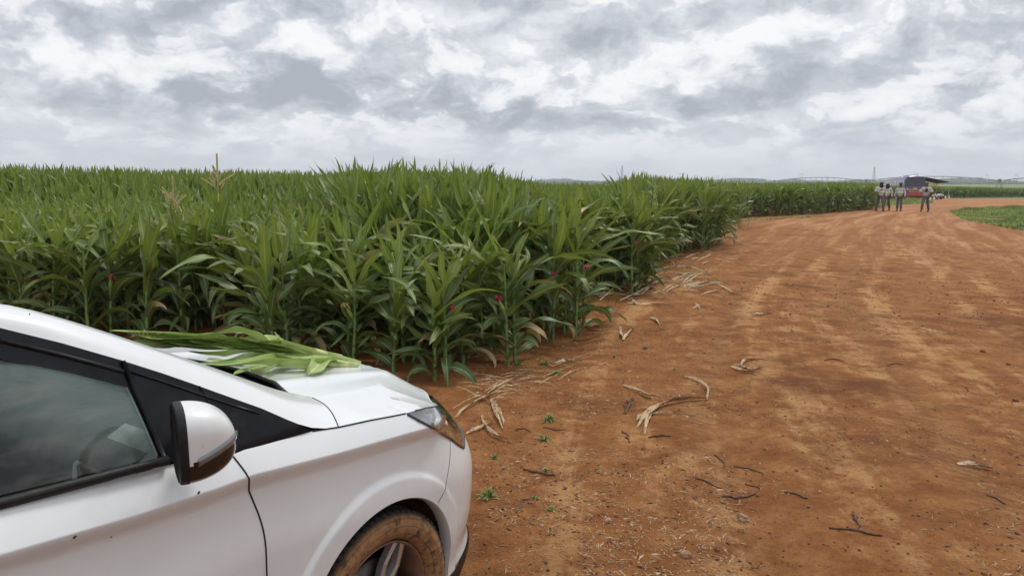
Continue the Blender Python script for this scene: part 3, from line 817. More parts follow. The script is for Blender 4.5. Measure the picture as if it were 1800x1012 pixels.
fe = panel('fender', fender, M_PAINT, car, sk, step=.016, extra=crease_pts + [(r * math.cos(a), .31 + r * math.sin(a)) for r in (.405, .4155, .4165, .424, .4315, .4325, .442) for a in np.arange(.2, 3.0, .03)])
mirror_obj(fd); mirror_obj(fe)
hl_rearfront = hl_low[-1]
bumper = bseam[::-1] + hl_tip + hl_front[:2] + [(S_END - .45, .70), (S_END, .69), (S_END, .235), (.62, .235), (arch_b[0][0] + .02, .235)] + arch_b
bp_ = panel('bumper', bumper, M_PAINT, car, sk, step=.018)
mirror_obj(bp_)
lip = [(.36, .235), (.62, .235), (S_END, .235), (S_END, .13), (.5, .13), (.36, .17)]
lp = panel('bumper_lip', lip, M_BLACKM, car, lambda a, b: skin(a, b, .004), step=.03); mirror_obj(lp)

# ---- headlight: lens on the skin over a recessed reflector
hl_top = [to_skin(px, py) for px, py in [(730, 721.5), (750, 716.5), (770, 711.5), (785, 708.5)]]
lens = hl_low + hl_tip + hl_front + hl_top[::-1]
hl = empty('headlight', (0, 0, 0)); hl.parent = car
def lens_fn(a, b):
    # the lens leans back with the nose
    return skin(a, b, .002)
split = 5
l1 = panel('lens', lens, M_LENS, hl, lens_fn, step=.018)
def deep(a, b): return skin(a, b, -.022 - .018 * math.sin((a - .2) * 9) ** 2)
panel('reflector', [(a * .985 + .004, b) for a, b in lens], M_CHROME, hl, deep, step=.02)
mb = MB()
for (s_, z_, r_) in ((.44, .775, .030), (.53, .745, .030)):
    P = skin(s_, z_, -.03); x, y, nx, ny = plan(s_)
    Mx = Matrix.Translation(P) @ Vector((nx * .4 + .9, ny * .4, 0)).normalized().to_track_quat('Z', 'Y').to_matrix().to_4x4()
    MB().lathe([(.0001, -.02), (r_ * .6, -.01), (r_, .015), (r_ * 1.12, .012), (r_ * 1.12, -.03)], 20, Mx).build('lamp_bowl', M_CHROME, hl, True)
rim_pts = [skin(a, b, .004) for a, b in dens_poly(lens, .03)]
MB().tube([skin(a, b, .003) for a, b in dens_poly(hl_low + hl_tip + hl_front[:1], .03, False)], .0045, 5).build('lens_edge', M_GLOSSBLK, hl)
def dark_fn(a, b): return skin(a, b, -.02)
panel('side_marker', [hl_low[3], hl_tip[0], hl_tip[1], (hl_tip[1][0] + .10, hl_tip[1][1] + .02), (hl_tip[1][0] + .02, hl_tip[1][1] + .09), (hl_low[3][0] + .02, hl_low[3][1] + .05)],
      simple('amber_brown', (.10, .035, .02), .3, coat=.5), hl, dark_fn, step=.02)  # brown panel puts the ground's reflection in the lens into colour
hl2 = empty('headlight'); hl2.parent = car
mirror_obj(l1).parent = hl2

# ---- bonnet: crowned sheet whose border sits on the fender top, the lens and the nose
E3 = [skin(a, b) for a, b in ftop[5:] + hl_top]
E3 = [Vector((-.175, -.812, .953))] + E3
for i in range(14):
    t = (i + 1) / 14.
    E3.append(skin(hl_top[-1][0] + (S_END - hl_top[-1][0]) * t, float(np.interp(t, [0, .15, .5, 1], [.843, .815, .80, .80]))))
for _ in range(2): E3 = E3[:7] + [(E3[i - 1] + E3[i] * 2 + E3[i + 1]) / 4 for i in range(7, len(E3) - 1)] + E3[-1:]
_E = np.array([tuple(v) for v in E3]); _EA, _EB = _E[:-1], _E[1:]
def edge_near(x, y):
    d = _EB[:, :2] - _EA[:, :2]; w = np.array([x, y]) - _EA[:, :2]
    t = np.clip((w * d).sum(1) / (d * d).sum(1), 0, 1)
    q = _EA + (_EB - _EA) * t[:, None]; r = np.hypot(q[:, 0] - x, q[:, 1] - y); i = int(r.argmin())
    return float(r[i]), float(q[i, 2])
HXS = np.linspace(-.8, .85, 166); HZS = np.interp(HXS, [-.8, -.3, -.06, .05, .22, .45, .6, .7, .78, .85], [1.08, 1.022, .988, .972, .950, .918, .890, .866, .842, .815])
for _ in range(120): HZS = np.concatenate([[HZS[0]], (HZS[:-2] + 2 * HZS[1:-1] + HZS[2:]) / 4, [HZS[-1]]])
def hood_fn(x, y):
    ay = -abs(y)
    zt = float(np.interp(x, HXS, HZS))
    zt -= .012 * min(1, (ay / .6) ** 2)
    zt += .007 * math.exp(-((ay + .36) / .05) ** 2) * sm(.75, .3, x)       # pressed ridge
    d, ze = edge_near(x, ay); dc = .235 if x < .2 else max(.13, .235 - (x - .2) * .25)
    w = max(0., 1 - d / dc) ** 1.02
    return Vector((x, y, zt * (1 - w) + ze * w))
def hood_fn_s(x, y):
    return (hood_fn(x, y) * 2 + hood_fn(x + .012, y) + hood_fn(x - .012, y) + hood_fn(x, y + .012) + hood_fn(x, y - .012)) / 6
def cowl_x(y): return .045 - .47 * y * y
rear = [(cowl_x(y), y) for y in np.linspace(.56, -.56, 24)]
side = [(v.x, v.y) for v in E3]
A_seam = [(-.14, -.60), (-.16, -.70)]
hood_poly = rear + [(-.118, -.62), (-.145, -.72)] + side + [(x, -y) for x, y in side[::-1][1:]] + [(-.145, .72), (-.118, .62)]
hcr = []
for i in range(len(E3) - 1):
    for k in range(8):
        q = E3[i].lerp(E3[i + 1], k / 8); dcq = .235 if q.x < .2 else max(.13, .235 - (q.x - .2) * .25)
        tn = (E3[i + 1] - E3[i]); nx_, ny_ = -tn.y, tn.x; l_ = math.hypot(nx_, ny_) or 1
        for m_ in (.96, 1.0, 1.04):
            u_ = (q.x + nx_ / l_ * dcq * m_, q.y + ny_ / l_ * dcq * m_)
            hcr += [u_, (u_[0], -u_[1])]
hood = panel('bonnet', hood_poly, M_PAINT, car, hood_fn, step=.02, nrm=Vector((0, 0, 1)), extra=hcr)
panel('grille', [(1.10, .70), (S_END, .70), (S_END, .795), (.98, .80)], M_GLOSSBLK, car, lambda a, b: skin(a, b, -.01), step=.03)
mirror_obj(bpy.context.scene.objects['grille'])

# ---- greenhouse side
def gy(z): return -.815 + .40 * (z - 1.0) if z > 1.0 else -.815 - .02 * (1.0 - z)
def gfn(x, z): return Vector((x, gy(z), z))
def to_g(px, py):
    z = 1.1
    for _ in range(40): P = cy(px, py, gy(z)); z = .5 * z + .5 * P.z
    P = cy(px, py, gy(z)); return P.x, P.z
low_px = [(0, 576), (110, 603), (214, 633), (285, 655.5), (350, 678), (405, 698), (459, 717), (505, 737), (549, 757.5)]
LOW = [to_g(*p) for p in low_px]
up_px = [(0, 532), (90, 555), (175, 581), (235, 601), (292, 620), (338, 634), (385, 651), (427, 665.5), (488, 688), (520, 694), (549, 699)]
up_y = [-.585, -.59, -.595, -.60, -.605, -.61, -.612, -.615, -.615, -.61, -.605]
UP = [cy(px, py, y) for (px, py), y in zip(up_px, up_y)]
# rearwards beyond the frame: roof line
UPX = [Vector((-3.05, -.50, 1.15)), Vector((-2.6, -.55, 1.40)), Vector((-2.0, -.575, 1.475)), Vector((-1.45, -.58, 1.485)), Vector((-1.15, -.583, 1.455))]
LOWX = [gfn(x, z) for x, z in ((-3.1, 1.08), (-2.65, 1.32), (-2.0, 1.40), (-1.45, 1.42), (-1.2, 1.405))]
def resample(P, n):
    P = [Vector(p) for p in P]; L = [0]
    for a, b in zip(P, P[1:]): L.append(L[-1] + (b - a).length)
    out = []
    for i in range(n):
        t = L[-1] * i / (n - 1)
        k = max(0, min(len(P) - 2, int(np.searchsorted(L, t, side='right')) - 1))
        out.append(P[k].lerp(P[k + 1], (t - L[k]) / max(1e-9, L[k + 1] - L[k])))
    return out
lowc = LOWX + [gfn(*p) for p in LOW] + [skin(*to_skin(572, 753.5)), skin(*to_skin(595, 750.5))]
upc = UPX + UP
def smooth_curve(P, it=3):
    P = [p.copy() for p in P]
    for _ in range(it):
        Q = [p.copy() for p in P]
        for i in range(1, len(P) - 1): Q[i] = P[i] * .5 + (P[i - 1] + P[i + 1]) * .25
        P = Q
    return P
nA = 64
# pair the curves piecewise so that the bonnet seam is straight
lw = resample(smooth_curve(resample(lowc, 90), 4), nA); uw = resample(smooth_curve(resample(upc, 90), 4), nA)
lw[-1] = lowc[-1]; uw[-1] = upc[-1]
rows = []
for a, b in zip(lw, uw):
    row = []
    for j in range(9):
        t = j / 8.; p = a.lerp(b, t)
        bul = .020 * math.sin(math.pi * t)
        p += Vector((0, -bul * .8, bul * .75)); row.append(p)
    # turn in under the windscreen edge
    row.append(b + Vector((.004, .012, .001))); row.append(b + Vector((.008, .030, -.012)))
    rows.append(row)
apil = MB().grid(rows).build('pillar', M_PAINT, car, True); mirror_obj(apil)
# roof and tail (mostly outside the picture)
rf = MB()
rr = []
for v in uw[:26]:
    rr.append([Vector((v.x, v.y * (1 - 2 * t), v.z + .045 * math.sin(math.pi * t))) for t in np.linspace(0, 1, 13)])
rf.grid(rr).build('roof', M_PAINT, car, True)
# windscreen
ws = []
wsu = [v for v in uw if -1.12 < v.x < -.20]
for i, v in enumerate(wsu):
    t = i / (len(wsu) - 1); bow = .015
    y0 = v.y + .026
    ws.append([Vector((v.x + bow * (1 - (q / y0) ** 2) + .004, q, v.z - .022)) for q in np.linspace(y0, -y0, 21)])
wso = MB().grid(ws).build('windscreen', M_WS, car, True)
# cowl under the rear edge of the bonnet, wiper arms on it
cw = []
last = ws[-1]
for i, p in enumerate(last):
    yy = p.y; e = Vector((cowl_x(yy) + .02, yy * .97, hood_fn(cowl_x(yy) + .02, yy * .97).z - .018))
    a = Vector((p.x - .05, p.y, p.z + .012))
    cw.append([a, a.lerp(e, .35) + Vector((0, 0, -.012)), a.lerp(e, .7) + Vector((0, 0, -.028)), e])
MB().grid(cw).build('cowl', M_BLACKM, car, True)
strip = [Vector((cowl_x(y) - .005, y, hood_fn(cowl_x(y), y).z - .006)) for y in np.linspace(-.60, .60, 30)]
MB().tube(strip, .007, 6).build('cowl_seal', M_BLACKM, car, True)
wp = empty('wiper'); wp.parent = car
def wsn(px, py, lift):
    # a point just above the base of the screen
    return cz(px, py, lift)
MB().tube([Vector((-.17, -.40, 1.03)), Vector((-.24, -.30, 1.05)), Vector((-.27, -.10, 1.062)), Vector((-.29, .12, 1.07))], [.010, .008, .007, .006], 6).build('arm', M_BLACKM, wp, True)
MB().tube([Vector((-.255, -.42, 1.062)), Vector((-.285, -.20, 1.068)), Vector((-.31, .16, 1.078))], [.006, .008, .006], 6).build('blade', M_BLACKM, wp, True)
# black side frame with the window opening, sail panels
belt_up = [to_g(px, py) for px, py in [(549, 757.5), (505, 770), (460, 782.5), (430, 790), (407.5, 797), (360, 800), (300, 811), (243, 826), (120, 858), (0, 890)]]
frame = LOW + belt_up[1:] + [(-2.3, 1.05), (-3.0, 1.07), (-2.6, 1.30), (-2.0, 1.39), (-1.45, 1.415), (-1.2, 1.40)]
win = [to_g(*p) for p in [(0, 629), (120, 655), (224, 680.5), (237, 707), (252, 740), (266, 772), (279.6, 804), (243, 813), (120, 844), (0, 873)]]
win = win + [(-1.30, 1.075), (-1.30, 1.345)]
rwin = [(-1.44, 1.08), (-2.25, 1.10), (-2.15, 1.34), (-1.44, 1.355)]
fr = panel('side_frame', frame, M_BLACK, car, gfn, holes=[win, rwin], step=.03)
mirror_obj(fr)
def gin(x, z): return Vector((x, gy(z) + .010, z))
gl = panel('window', win, M_GLASS, car, gin, step=.05); mirror_obj(gl)
gl2 = panel('window', rwin, M_GLASS, car, gin, step=.05); mirror_obj(gl2)
# raised edges: belt weatherstrip, window channel, door and sail seams, upper moulding
def gpt(px, py, lift=.004):
    x, z = to_g(px, py); return Vector((x, gy(z) - lift, z))
tr = MB()
tr.tube([Vector((-1.42, gy(1.05) - .008, 1.055))] + [gpt(px, py, .008) for px, py in [(0, 882), (120, 851), (243, 819), (292, 806.5)]], [.0115] * 5, 8)
tr.build('belt_strip', M_BLACKM, car, True)
MB().tube([gpt(*p) for p in [(214, 634), (232, 676), (252, 722), (272, 768), (291, 812)]], .006, 6).build('window_channel', M_BLACK, car, True)
MB().tube([gpt(*p, .002) for p in [(0, 598), (110, 624), (216, 652)]], .005, 6).build('drip_rail', M_BLACKM, car, True)
MB().tube([gpt(*p, .001) for p in [(220, 650), (290, 672), (351, 693), (405, 711), (455, 726)]], .0035, 6).build('frame_lip', M_BLACK, car, True)
MB().tube([gpt(*p, .001) for p in [(350, 678), (364, 702), (377, 727), (392, 765), (407, 798)]], .0022, 5).build('panel_gap', M_GAP, car, True)
def seam(pts, w=.0022):
    MB().tube(pts, w, 5).build('panel_gap', M_GAP, car, True)
seam([skin(a, b, .0004) for a, b in dens_poly(S_seam, .03, False)], .0024)
seam([skin(a, b, .0) for a, b in dens_poly(ftop[4:], .03, False)] , .0030)
seam([skin(a, b, .0002) for a, b in dens_poly(bseam, .02, False)], .0013)
seam([uw[-1].lerp(lw[-1], t) + Vector((0, -.016 * math.sin(math.pi * t), .0145 * math.sin(math.pi * t))) for t in np.linspace(0, 1, 12)], .0022)
seam([skin(a, b, .0005) for a, b in dens_poly(hl_top, .03, False)], .003)

# ---- door mirror
MA = R(25)
mroot = empty('door_mirror'); mroot.parent = car
mroot.location = (-.700, -.945, 1.103); mroot.rotation_euler = (0, 0, -MA)
MW, MH, MD = .078, .084, .106      # half width (y), half height, depth forward
def outline(w):
    # rounded D-shaped face, lower inboard corner cut back
    c, s_ = math.cos(w), math.sin(w)
    r = (abs(c) ** 3.2 + abs(s_) ** 3.2) ** (-1 / 3.2)
    return MW * r * c, MH * r * s_
def shell_pt(w, t):
    y, z = outline(w); k = math.cos(t * math.pi / 2) ** .84
    x = MD * math.sin(t * math.pi / 2)
    return Vector((x, -y * k * (1 - .0 * t), z * k - .012 * t * t))
split_z = lambda p: p.z > -.036 + .22 * p.x
nw, nt_ = 72, 18
cap = MB(); bot = MB(); ind = MB()
for i in range(nw):
    for j in range(nt_):
        q = [shell_pt(2 * math.pi * (i + a) / nw, (j + b) / nt_) for a, b in ((0, 0), (1, 0), (1, 1), (0, 1))]
        c = (q[0] + q[1] + q[2] + q[3]) / 4; h = c.z - (-.030 + .34 * c.x)
        tgt = cap if h > .0 else bot
        tgt.add(q, [(0, 1, 2, 3)])
def weld(mbx):
    d = {}; V = []; m = []
    for v in mbx.V:
        k = tuple(round(c, 5) for c in v)
        if k not in d: d[k] = len(V); V.append(v)
        m.append(d[k])
    mbx.F = [tuple(dict.fromkeys(m[i] for i in f)) for f in mbx.F]; mbx.F = [f for f in mbx.F if len(f) > 2]; mbx.V = V
    return mbx
weld(cap).build('mirror_cap', M_PAINT, mroot, True); weld(bot).build('lower_shell', M_GLOSSBLK, mroot, True)
# black bezel and glass on the face that looks back at the driver
bz = MB(); ring = []
for i in range(nw):
    w = 2 * math.pi * i / nw; y, z = outline(w)
    ring.append([Vector((.002, -y * 1.012, z * 1.012)), Vector((-.014, -y * 1.0, z * 1.0)), Vector((-.018, -y * .93, z * .93)), Vector((-.006, -y * .88, z * .88))])
ring.append(ring[0]); bz.grid(ring).build('bezel', M_BLACKM, mroot, True)
gm = MB(); ws_ = [Vector((-.006, -outline(2 * math.pi * i / nw)[0] * .885, outline(2 * math.pi * i / nw)[1] * .885)) for i in range(nw)]
gm.add(ws_, [tuple(range(nw))]).build('mirror_glass', simple('mirror_silver', (.8, .82, .84), .03, 1.0, var=.02), mroot)
# indicator strip following the cap edge
pts = []
for j in range(2, 17):
    t = j / 18.
    # find w on the outer lower side where the split runs
    best = min((abs(shell_pt(w, t).z - (-.030 + .34 * shell_pt(w, t).x)), w) for w in np.linspace(-math.pi / 2, math.pi / 2, 181))[1]
    pts.append(shell_pt(best, t))
iv = []
for p in pts:
    n = Vector((p.x * .6, p.y * 1.0, 0)).normalized()
    iv.append([p + n * .001 + Vector((0, 0, .009)), p + n * .0045 + Vector((0, 0, .004)), p + n * .0045 + Vector((0, 0, -.005)), p + n * .001 + Vector((0, 0, -.010))])
MB().grid(iv).build('indicator', simple('indicator_lens', (.16, .17, .18), .12, .3, coat=1.), mroot, True)
# foot that carries the mirror on the sail panel
ft = MB(); ft.tube([Vector((.045, .05, -.03)), Vector((.045, .09, -.045)), Vector((.05, .14, -.055))], [.035, .030, .034], 12).build('mirror_foot', M_BLACKM, mroot, True)

# ---- wheels
def tyre_mat():
    m, g, b = material('muddy_tyre')
    tc = g.n('ShaderNodeTexCoord').outputs['Object']
    x, y, z = g.sep(tc); r = g.m('SQRT', g.m('ADD', g.m('MULTIPLY', x, x), g.m('MULTIPLY', z, z)))
    ang = g.m('ARCTAN2', z, x)
    streak = g.noise(g.comb(g.m('MULTIPLY', ang, 9), g.m('MULTIPLY', r, 9), 0), 2.0, 6, .6)
    fine = g.noise(tc, 46, 6, .65); big = g.noise(tc, 8, 4)
    mud = g.mix(g.ss(fine, .3, .75), (.31, .165, .068), (.16, .075, .032))
    side = g.ss(r, .302, .285)               # sidewall is caked, the tread worn clean
    f = g.m('MULTIPLY', side, g.ss(g.m('ADD', streak, g.m('MULTIPLY', big, .5)), .42, .70, .35, 1.0))
    f = g.m('ADD', f, g.m('MULTIPLY', g.ss(fine, .5, .8), .35), clamp=True)
    patch = g.ss(g.m('ADD', g.noise(tc, 17, 5, .7), g.m('MULTIPLY', streak, .4)), .70, .84)
    f = g.m('MULTIPLY', f, g.m('SUBTRACT', 1.0, g.m('MULTIPLY', patch, .75)))
    g.put(b.inputs['Base Color'], g.mix(f, (.018, .016, .015), mud))
    b.inputs['Roughness'].default_value = .88
    rings = g.m('ADD', g.ss(g.m('ABSOLUTE', g.m('SUBTRACT', r, .262)), .0022, .0), g.m('ADD', g.ss(g.m('ABSOLUTE', g.m('SUBTRACT', r, .236)), .003, .0), g.ss(g.m('ABSOLUTE', g.m('SUBTRACT', r, .285)), .0018, .0)))
    g.put(b.inputs['Normal'], g.bump(g.m('ADD', fine, g.m('MULTIPLY', rings, .9)), .7, .006))
    return m
M_TYRE = tyre_mat()
M_ALLOY = simple('dusty_alloy', (.50, .51, .53), .30, .8, dirt=((.22, .11, .05), .8, 14, .54, .70))
M_RIMD = simple('dusty_rim_pocket', (.16, .11, .085), .5, .3, dirt=((.24, .12, .055), .9, 9, .40, .6))
def make_wheel(parent, loc):
    w = empty('wheel', loc); w.parent = parent
    prof = [(.205, -.02), (.206, .045), (.214, .072), (.226, .084), (.245, .094), (.268, .096), (.285, .090), (.297, .078), (.303, .064), (.3045, .05),
            (.3045, .040), (.297, .038), (.297, .032), (.305, .030), (.305, .012), (.298, .010), (.298, .004), (.306, .002), (.306, -.022), (.298, -.024), (.298, -.030), (.304, -.033), (.302, -.06), (.285, -.09), (.24, -.09), (.205, -.06)]
    Mx = Matrix.Rotation(R(90), 4, 'X')   # +Z of the lathe -> -Y (outwards)
    t = MB(); t.lathe(prof, 96, Mx, close=True)
    # shoulder blocks
    for k in range(66):
        a = 2 * math.pi * k / 66
        rot = Matrix.Rotation(-a, 3, 'Y')
        c = rot @ Vector((.301, 0, 0)); t.box((c.x, -.060, c.z), (.010, .030, .018), rot, 0)
        rot2 = Matrix.Rotation(-a - .05, 3, 'Y'); c = rot2 @ Vector((.3045, 0, 0)); t.box((c.x, -.0, c.z), (.006, .05, .020), rot2, 0)
    t.build('tyre', M_TYRE, w, True)
    r = MB(); r.lathe([(.207, .050), (.2065, .064), (.203, .068), (.198, .064), (.192, .045), (.182, .01), (.178, -.05), (.19, -.08)], 72, Mx)
    r.lathe([(.001, .052), (.022, .052), (.026, .046), (.045, .040), (.055, .02), (.055, -.05)], 24, Mx)
    rim = r.build('rim', M_RIMD, w, True)
    s = MB(); sd_ = MB()
    for k in range(5):
        a0 = 2 * math.pi * k / 5 + R(62)
        for sgn in (-1, 1):
            a = a0 + sgn * R(11)
            P = []
            for (rr_, da, h, wd) in ((.035, 0, .046, .016), (.08, .10 * sgn, .050, .014), (.13, .06 * sgn, .054, .013), (.197, -.10 * sgn, .058, .016)):
                ca, sa = math.cos(a + da), math.sin(a + da)
                T = Vector((-sa, 0, ca)); C_ = Vector((rr_ * ca, 0, rr_ * sa))
                P.append([C_ + T * wd + Vector((0, -h + .022, 0)), C_ + T * wd * .75 + Vector((0, -h, 0)), C_ + T * 0.0 + Vector((0, -h - .004, 0)), C_ - T * wd * .75 + Vector((0, -h, 0)), C_ - T * wd + Vector((0, -h + .022, 0))])
            s.grid(P)
        ca, sa = math.cos(a0), math.sin(a0)
        T = Vector((-sa, 0, ca)); P = []
        for rr_, wd in ((.05, .018), (.12, .020), (.19, .030)):
            C_ = Vector((rr_ * ca, -.028, rr_ * sa)); P.append([C_ + T * wd, C_ - T * wd])
        sd_.grid(P)
    s.build('spokes', M_ALLOY, w, False); sd_.build('spoke_web', M_RIMD, w, False)
    MB().lathe([(.001, -.03), (.13, -.03), (.135, -.02), (.135, -.012), (.06, -.005), (.001, -.005)], 40, Mx @ Matrix.Translation((0, 0, .02))).build('brake_disc', simple('brake_steel', (.10, .085, .075), .5, .7), w, True)
    return w
w1 = make_wheel(car, (0, -.760, .307))
for loc, rz in (((0, .760, .307), math.pi), ((-2.53, -.760, .307), 0), ((-2.53, .760, .307), math.pi)):
    w = copy_tree(w1, car); w.location = loc; w.rotation_euler = (0, 0, rz)
# arch lips and liners
lipm = MB(); P = []
for x, z in circ(0, .31, AR, a_r, math.pi - a_r, 60):
    q = to_s = Vector((x, 0, z)); sp = skin(x if x < 0 else float(np.interp(x, _x, _s)), z)
    rx, rz_ = x / AR, (z - .31) / AR
    P.append([sp, sp + Vector((-rx * .006, .010, -rz_ * .006)), sp + Vector((-rx * .004, .05, -rz_ * .004))])
lipm.grid(P).build('arch_lip', M_PAINT, car, True)
for sg in (1, -1):
    ln = MB(); P = []
    for x, z in circ(0, .30, .365, R(-20), R(200), 40):
        P.append([Vector((x, sg * -.805, z)), Vector((x * 1.01, sg * -.73, z)), Vector((x * .99, sg * -.62, z)), Vector((x * .9, sg * -.50, .30 + (z - .30) * .9))])
    ln.grid(P)
    ln.build('wheel_liner', M_LINER, car, True)
inner = MB(); inner.add([Vector((x, -.50, z)) for x, z in circ(0, .30, .34, R(-20), R(200), 30)], [tuple(range(31))])
inner.build('wheel_well', M_GAP, car)
# opening in the liner with a loose cable in front of the wheel
MB().box((.352, -.775, .37), (.010, .050, .15), Matrix.Rotation(R(-8), 3, 'Y')).build('liner_slot', M_GAP, car)
MB().tube([Vector((.335, -.80, .34)), Vector((.33, -.815, .315)), Vector((.338, -.80, .29)), Vector((.33, -.80, .27))], .005, 6).build('loose_cable', simple('cable_grey', (.3, .28, .26), .6), car, True)

# ---- under-skin shell so that nothing shows through the gaps, floor, sills and rear body
rb = panel('rear_body', [(-1.42, .20), (-1.42, 1.035), (-2.3, 1.05), (-3.05, 1.06), (-3.25, .95), (-3.3, .45), (-3.25, .22), (-2.87, .22)] + circ(-2.53, .31, AR, a_r, math.pi - a_r, 30) + [(-2.2, .20)], M_PAINT, car, lambda a, b: skin(a, b), step=.05)
mirror_obj(rb)
MB().box((-1.3, 0, .24), (3.4, 1.5, .06)).box((-1.3, 0, .45), (.9, 1.5, .02)).build('underbody', M_GAP, car)
MB().box((.33, 0, .55), (.5, 1.1, .5), None, .05).build('front_carrier', M_GAP, car)
MB().grid([[Vector((-3.28, y, z)) for y in (-.8, 0, .8)] for z in (.25, .6, 1.05)]).build('tailgate', M_PAINT, car)
MB().grid([[Vector((-3.28 + (z - 1.05) * .8, y, z)) for y in (-.75 + (z - 1.05) * .4, 0, .75 - (z - 1.05) * .4)] for z in (1.05, 1.25, 1.45)]).build('rear_window', M_GLASS, car)

# ---- cabin
cb = MB()
dash = []
for y in np.linspace(-.70, .70, 21):
    hump = .055 * math.exp(-((y - .36) / .16) ** 2)
    dash.append([Vector((-.28, y, .95)), Vector((-.45, y, 1.00 + hump * .3)), Vector((-.62, y, 1.015 + hump)), Vector((-.72, y, .985 + hump)), Vector((-.75, y, .90)), Vector((-.70, y, .72)), Vector((-.62, y, .55))])
cb.grid(dash).build('dashboard', M_DASH, car, True)
dt = MB()
dt.grid([[Vector((x, -.755 + .0 * x, z)) for z in (.45, .75, .88, .955)] + [Vector((x, -.775, .985))] for x in np.linspace(-1.45, -.55, 9)]).build('door_trim', M_DASH, car, True)
MB().grid([[Vector((x, -.748, .86 + .06 * (x + 1.4))), Vector((x, -.742, .955 + .02 * (x + 1.4)))] for x in np.linspace(-1.40, -.62, 9)]).build('door_insert', M_DASHL, car, True)
MB().grid([[Vector((-.60, y, 1.03 + .0 * y)), Vector((-.735, y, .965)), Vector((-.745, y, .90))] for y in np.linspace(-.735, -.50, 6)]).build('dash_end', M_DASHL, car, True)
MB().box((-.745, -.63, .95), (.02, .15, .065), None, .008).build('air_vent', M_BLACK, car)
sw = MB(); Ms = Matrix.Translation((-.86, .36, .98)) @ Matrix.Rotation(R(-62), 4, 'Y')
sw.lathe([(.185 + .014 * math.cos(a), .014 * math.sin(a)) for a in np.linspace(0, 2 * math.pi, 9)], 40, Ms)
sw.box((-.86, .36, .98), (.06, .12, .10), Matrix.Rotation(R(-62), 3, 'Y'), .02).build('steering_wheel', M_BLACKM, car, True)
for yy in (-.37, .37):
    se = MB(); se.box((-1.25, yy, .55), (.52, .50, .18), Matrix.Rotation(R(-8), 3, 'Y'), .05).box((-1.58, yy, .85), (.14, .48, .62), Matrix.Rotation(R(-18), 3, 'Y'), .06).box((-1.70, yy, 1.24), (.10, .26, .18), Matrix.Rotation(R(-12), 3, 'Y'), .04)
    se.build('seat', M_SEAT, car, True)
MB().grid([[Vector((x, y, 1.44 - .1 * (x + 1.6) ** 2)) for y in (-.55, 0, .55)] for x in (-2.8, -2.2, -1.6, -1.1)]).build('headliner', simple('headliner', (.35, .34, .33), .9), car, True)
# small debris stuck on the paint
M_FLECK = simple('dirt_fleck', (.05, .03, .02), .9)
for px, py, r in ((504, 711, .006), (131, 943, .004), (195, 942, .003), (349, 865, .004), (52, 552, .002), (636, 665, .003)):
    if py > 760: s_, z_ = to_skin(px, py); P = skin(s_, z_, .001)
    elif py < 700 and px > 600: x_, y_ = -.05 + .5, -.1; P = hood_fn(x_, y_) + Vector((0, 0, .001))
    else: P = cy(px, py, -.66)
    MB().box(P, (r, .002, r * 1.6), Matrix.Rotation(r * 200, 3, 'Y')).build('dirt_fleck', M_FLECK, car)
# ------------------------------------------------------------------ maize
def leaf_mat():
    m, g, b = material('maize_leaf')
    uv = g.n('ShaderNodeUVMap').outputs[0]
    u, v, _ = g.sep(uv)
    age = g.n('ShaderNodeAttribute'); age.attribute_name = 'age'; age = age.outputs['Fac']
    rnd = g.n('ShaderNodeAttribute'); rnd.attribute_name = 'rnd'; rnd = rnd.outputs['Fac']
    oi = g.n('ShaderNodeObjectInfo').outputs['Random']
    tc = g.n('ShaderNodeTexCoord').outputs['Object']
    c = g.mix(age, (.070, .114, .033), (.310, .360, .048))
    c = g.mix(g.ss(rnd, 0, 1, 0, .5), c, (.078, .122, .050))
    c = g.mix(g.m('MULTIPLY', oi, .25), c, (.100, .150, .035))
    # veins along the blade, pale midrib
    vein = g.noise(g.comb(g.m('MULTIPLY', u, 26), g.m('MULTIPLY', v, 1.3), g.m('MULTIPLY', rnd, 20)), 1.0, 3)
    c = g.mix(g.ss(vein, .35, .7, 0, .35), c, g.mix(.5, c, (.10, .19, .06)))
    mid = g.m('ABSOLUTE', g.m('SUBTRACT', u, .5))
    c = g.mix(g.ss(mid, .075, .03, 0, .85), c, (.34, .42, .22))
    blotch = g.noise(tc, 9, 4, .6)
    c = g.mix(g.ss(blotch, .62, .8, 0, .30), c, (.15, .19, .035))
    # a few leaves dry out from the tip
    dry = g.m('MULTIPLY', g.ss(rnd, .955, .985), g.ss(g.m('ADD', v, g.m('MULTIPLY', blotch, .3)), .45, .95))
    c = g.mix(dry, c, (.40, .30, .15))
    g.put(b.inputs['Base Color'], c)
    b.inputs['Roughness'].default_value = .45
    b.inputs['Specular IOR Level'].default_value = .38
    g.put(b.inputs['Normal'], g.bump(vein, .25, .004))
    out = [n for n in m.node_tree.nodes if n.type == 'OUTPUT_MATERIAL'][0]
    tl = g.n('ShaderNodeBsdfTranslucent'); g.put(tl.inputs[0], g.mix(.5, c, (.22, .32, .03)))
    mx = g.n('ShaderNodeMixShader'); g.put(mx.inputs[0], g.m('ADD', .18, g.m('MULTIPLY', age, .22)))
    g.put(mx.inputs[1], b.outputs[0]); g.put(mx.inputs[2], tl.outputs[0]); g.put(out.inputs[0], mx.outputs[0])
    return m
M_LEAF = leaf_mat()
M_STALK = simple('maize_stalk', (.115, .19, .045), .5, var=.35, scale=14, dirt=((.26, .20, .07), .6, 5, .5, .75))
M_HUSK = simple('ear_husk', (.19, .30, .07), .5, var=.25, scale=30)
M_SILK = simple('red_silk', (.52, .075, .095), .7, var=.4, scale=60)
M_SILKP = simple('pale_silk', (.45, .42, .16), .7, var=.3, scale=60)
M_TASSEL = simple('tassel', (.72, .64, .34), .8, var=.35, scale=90)

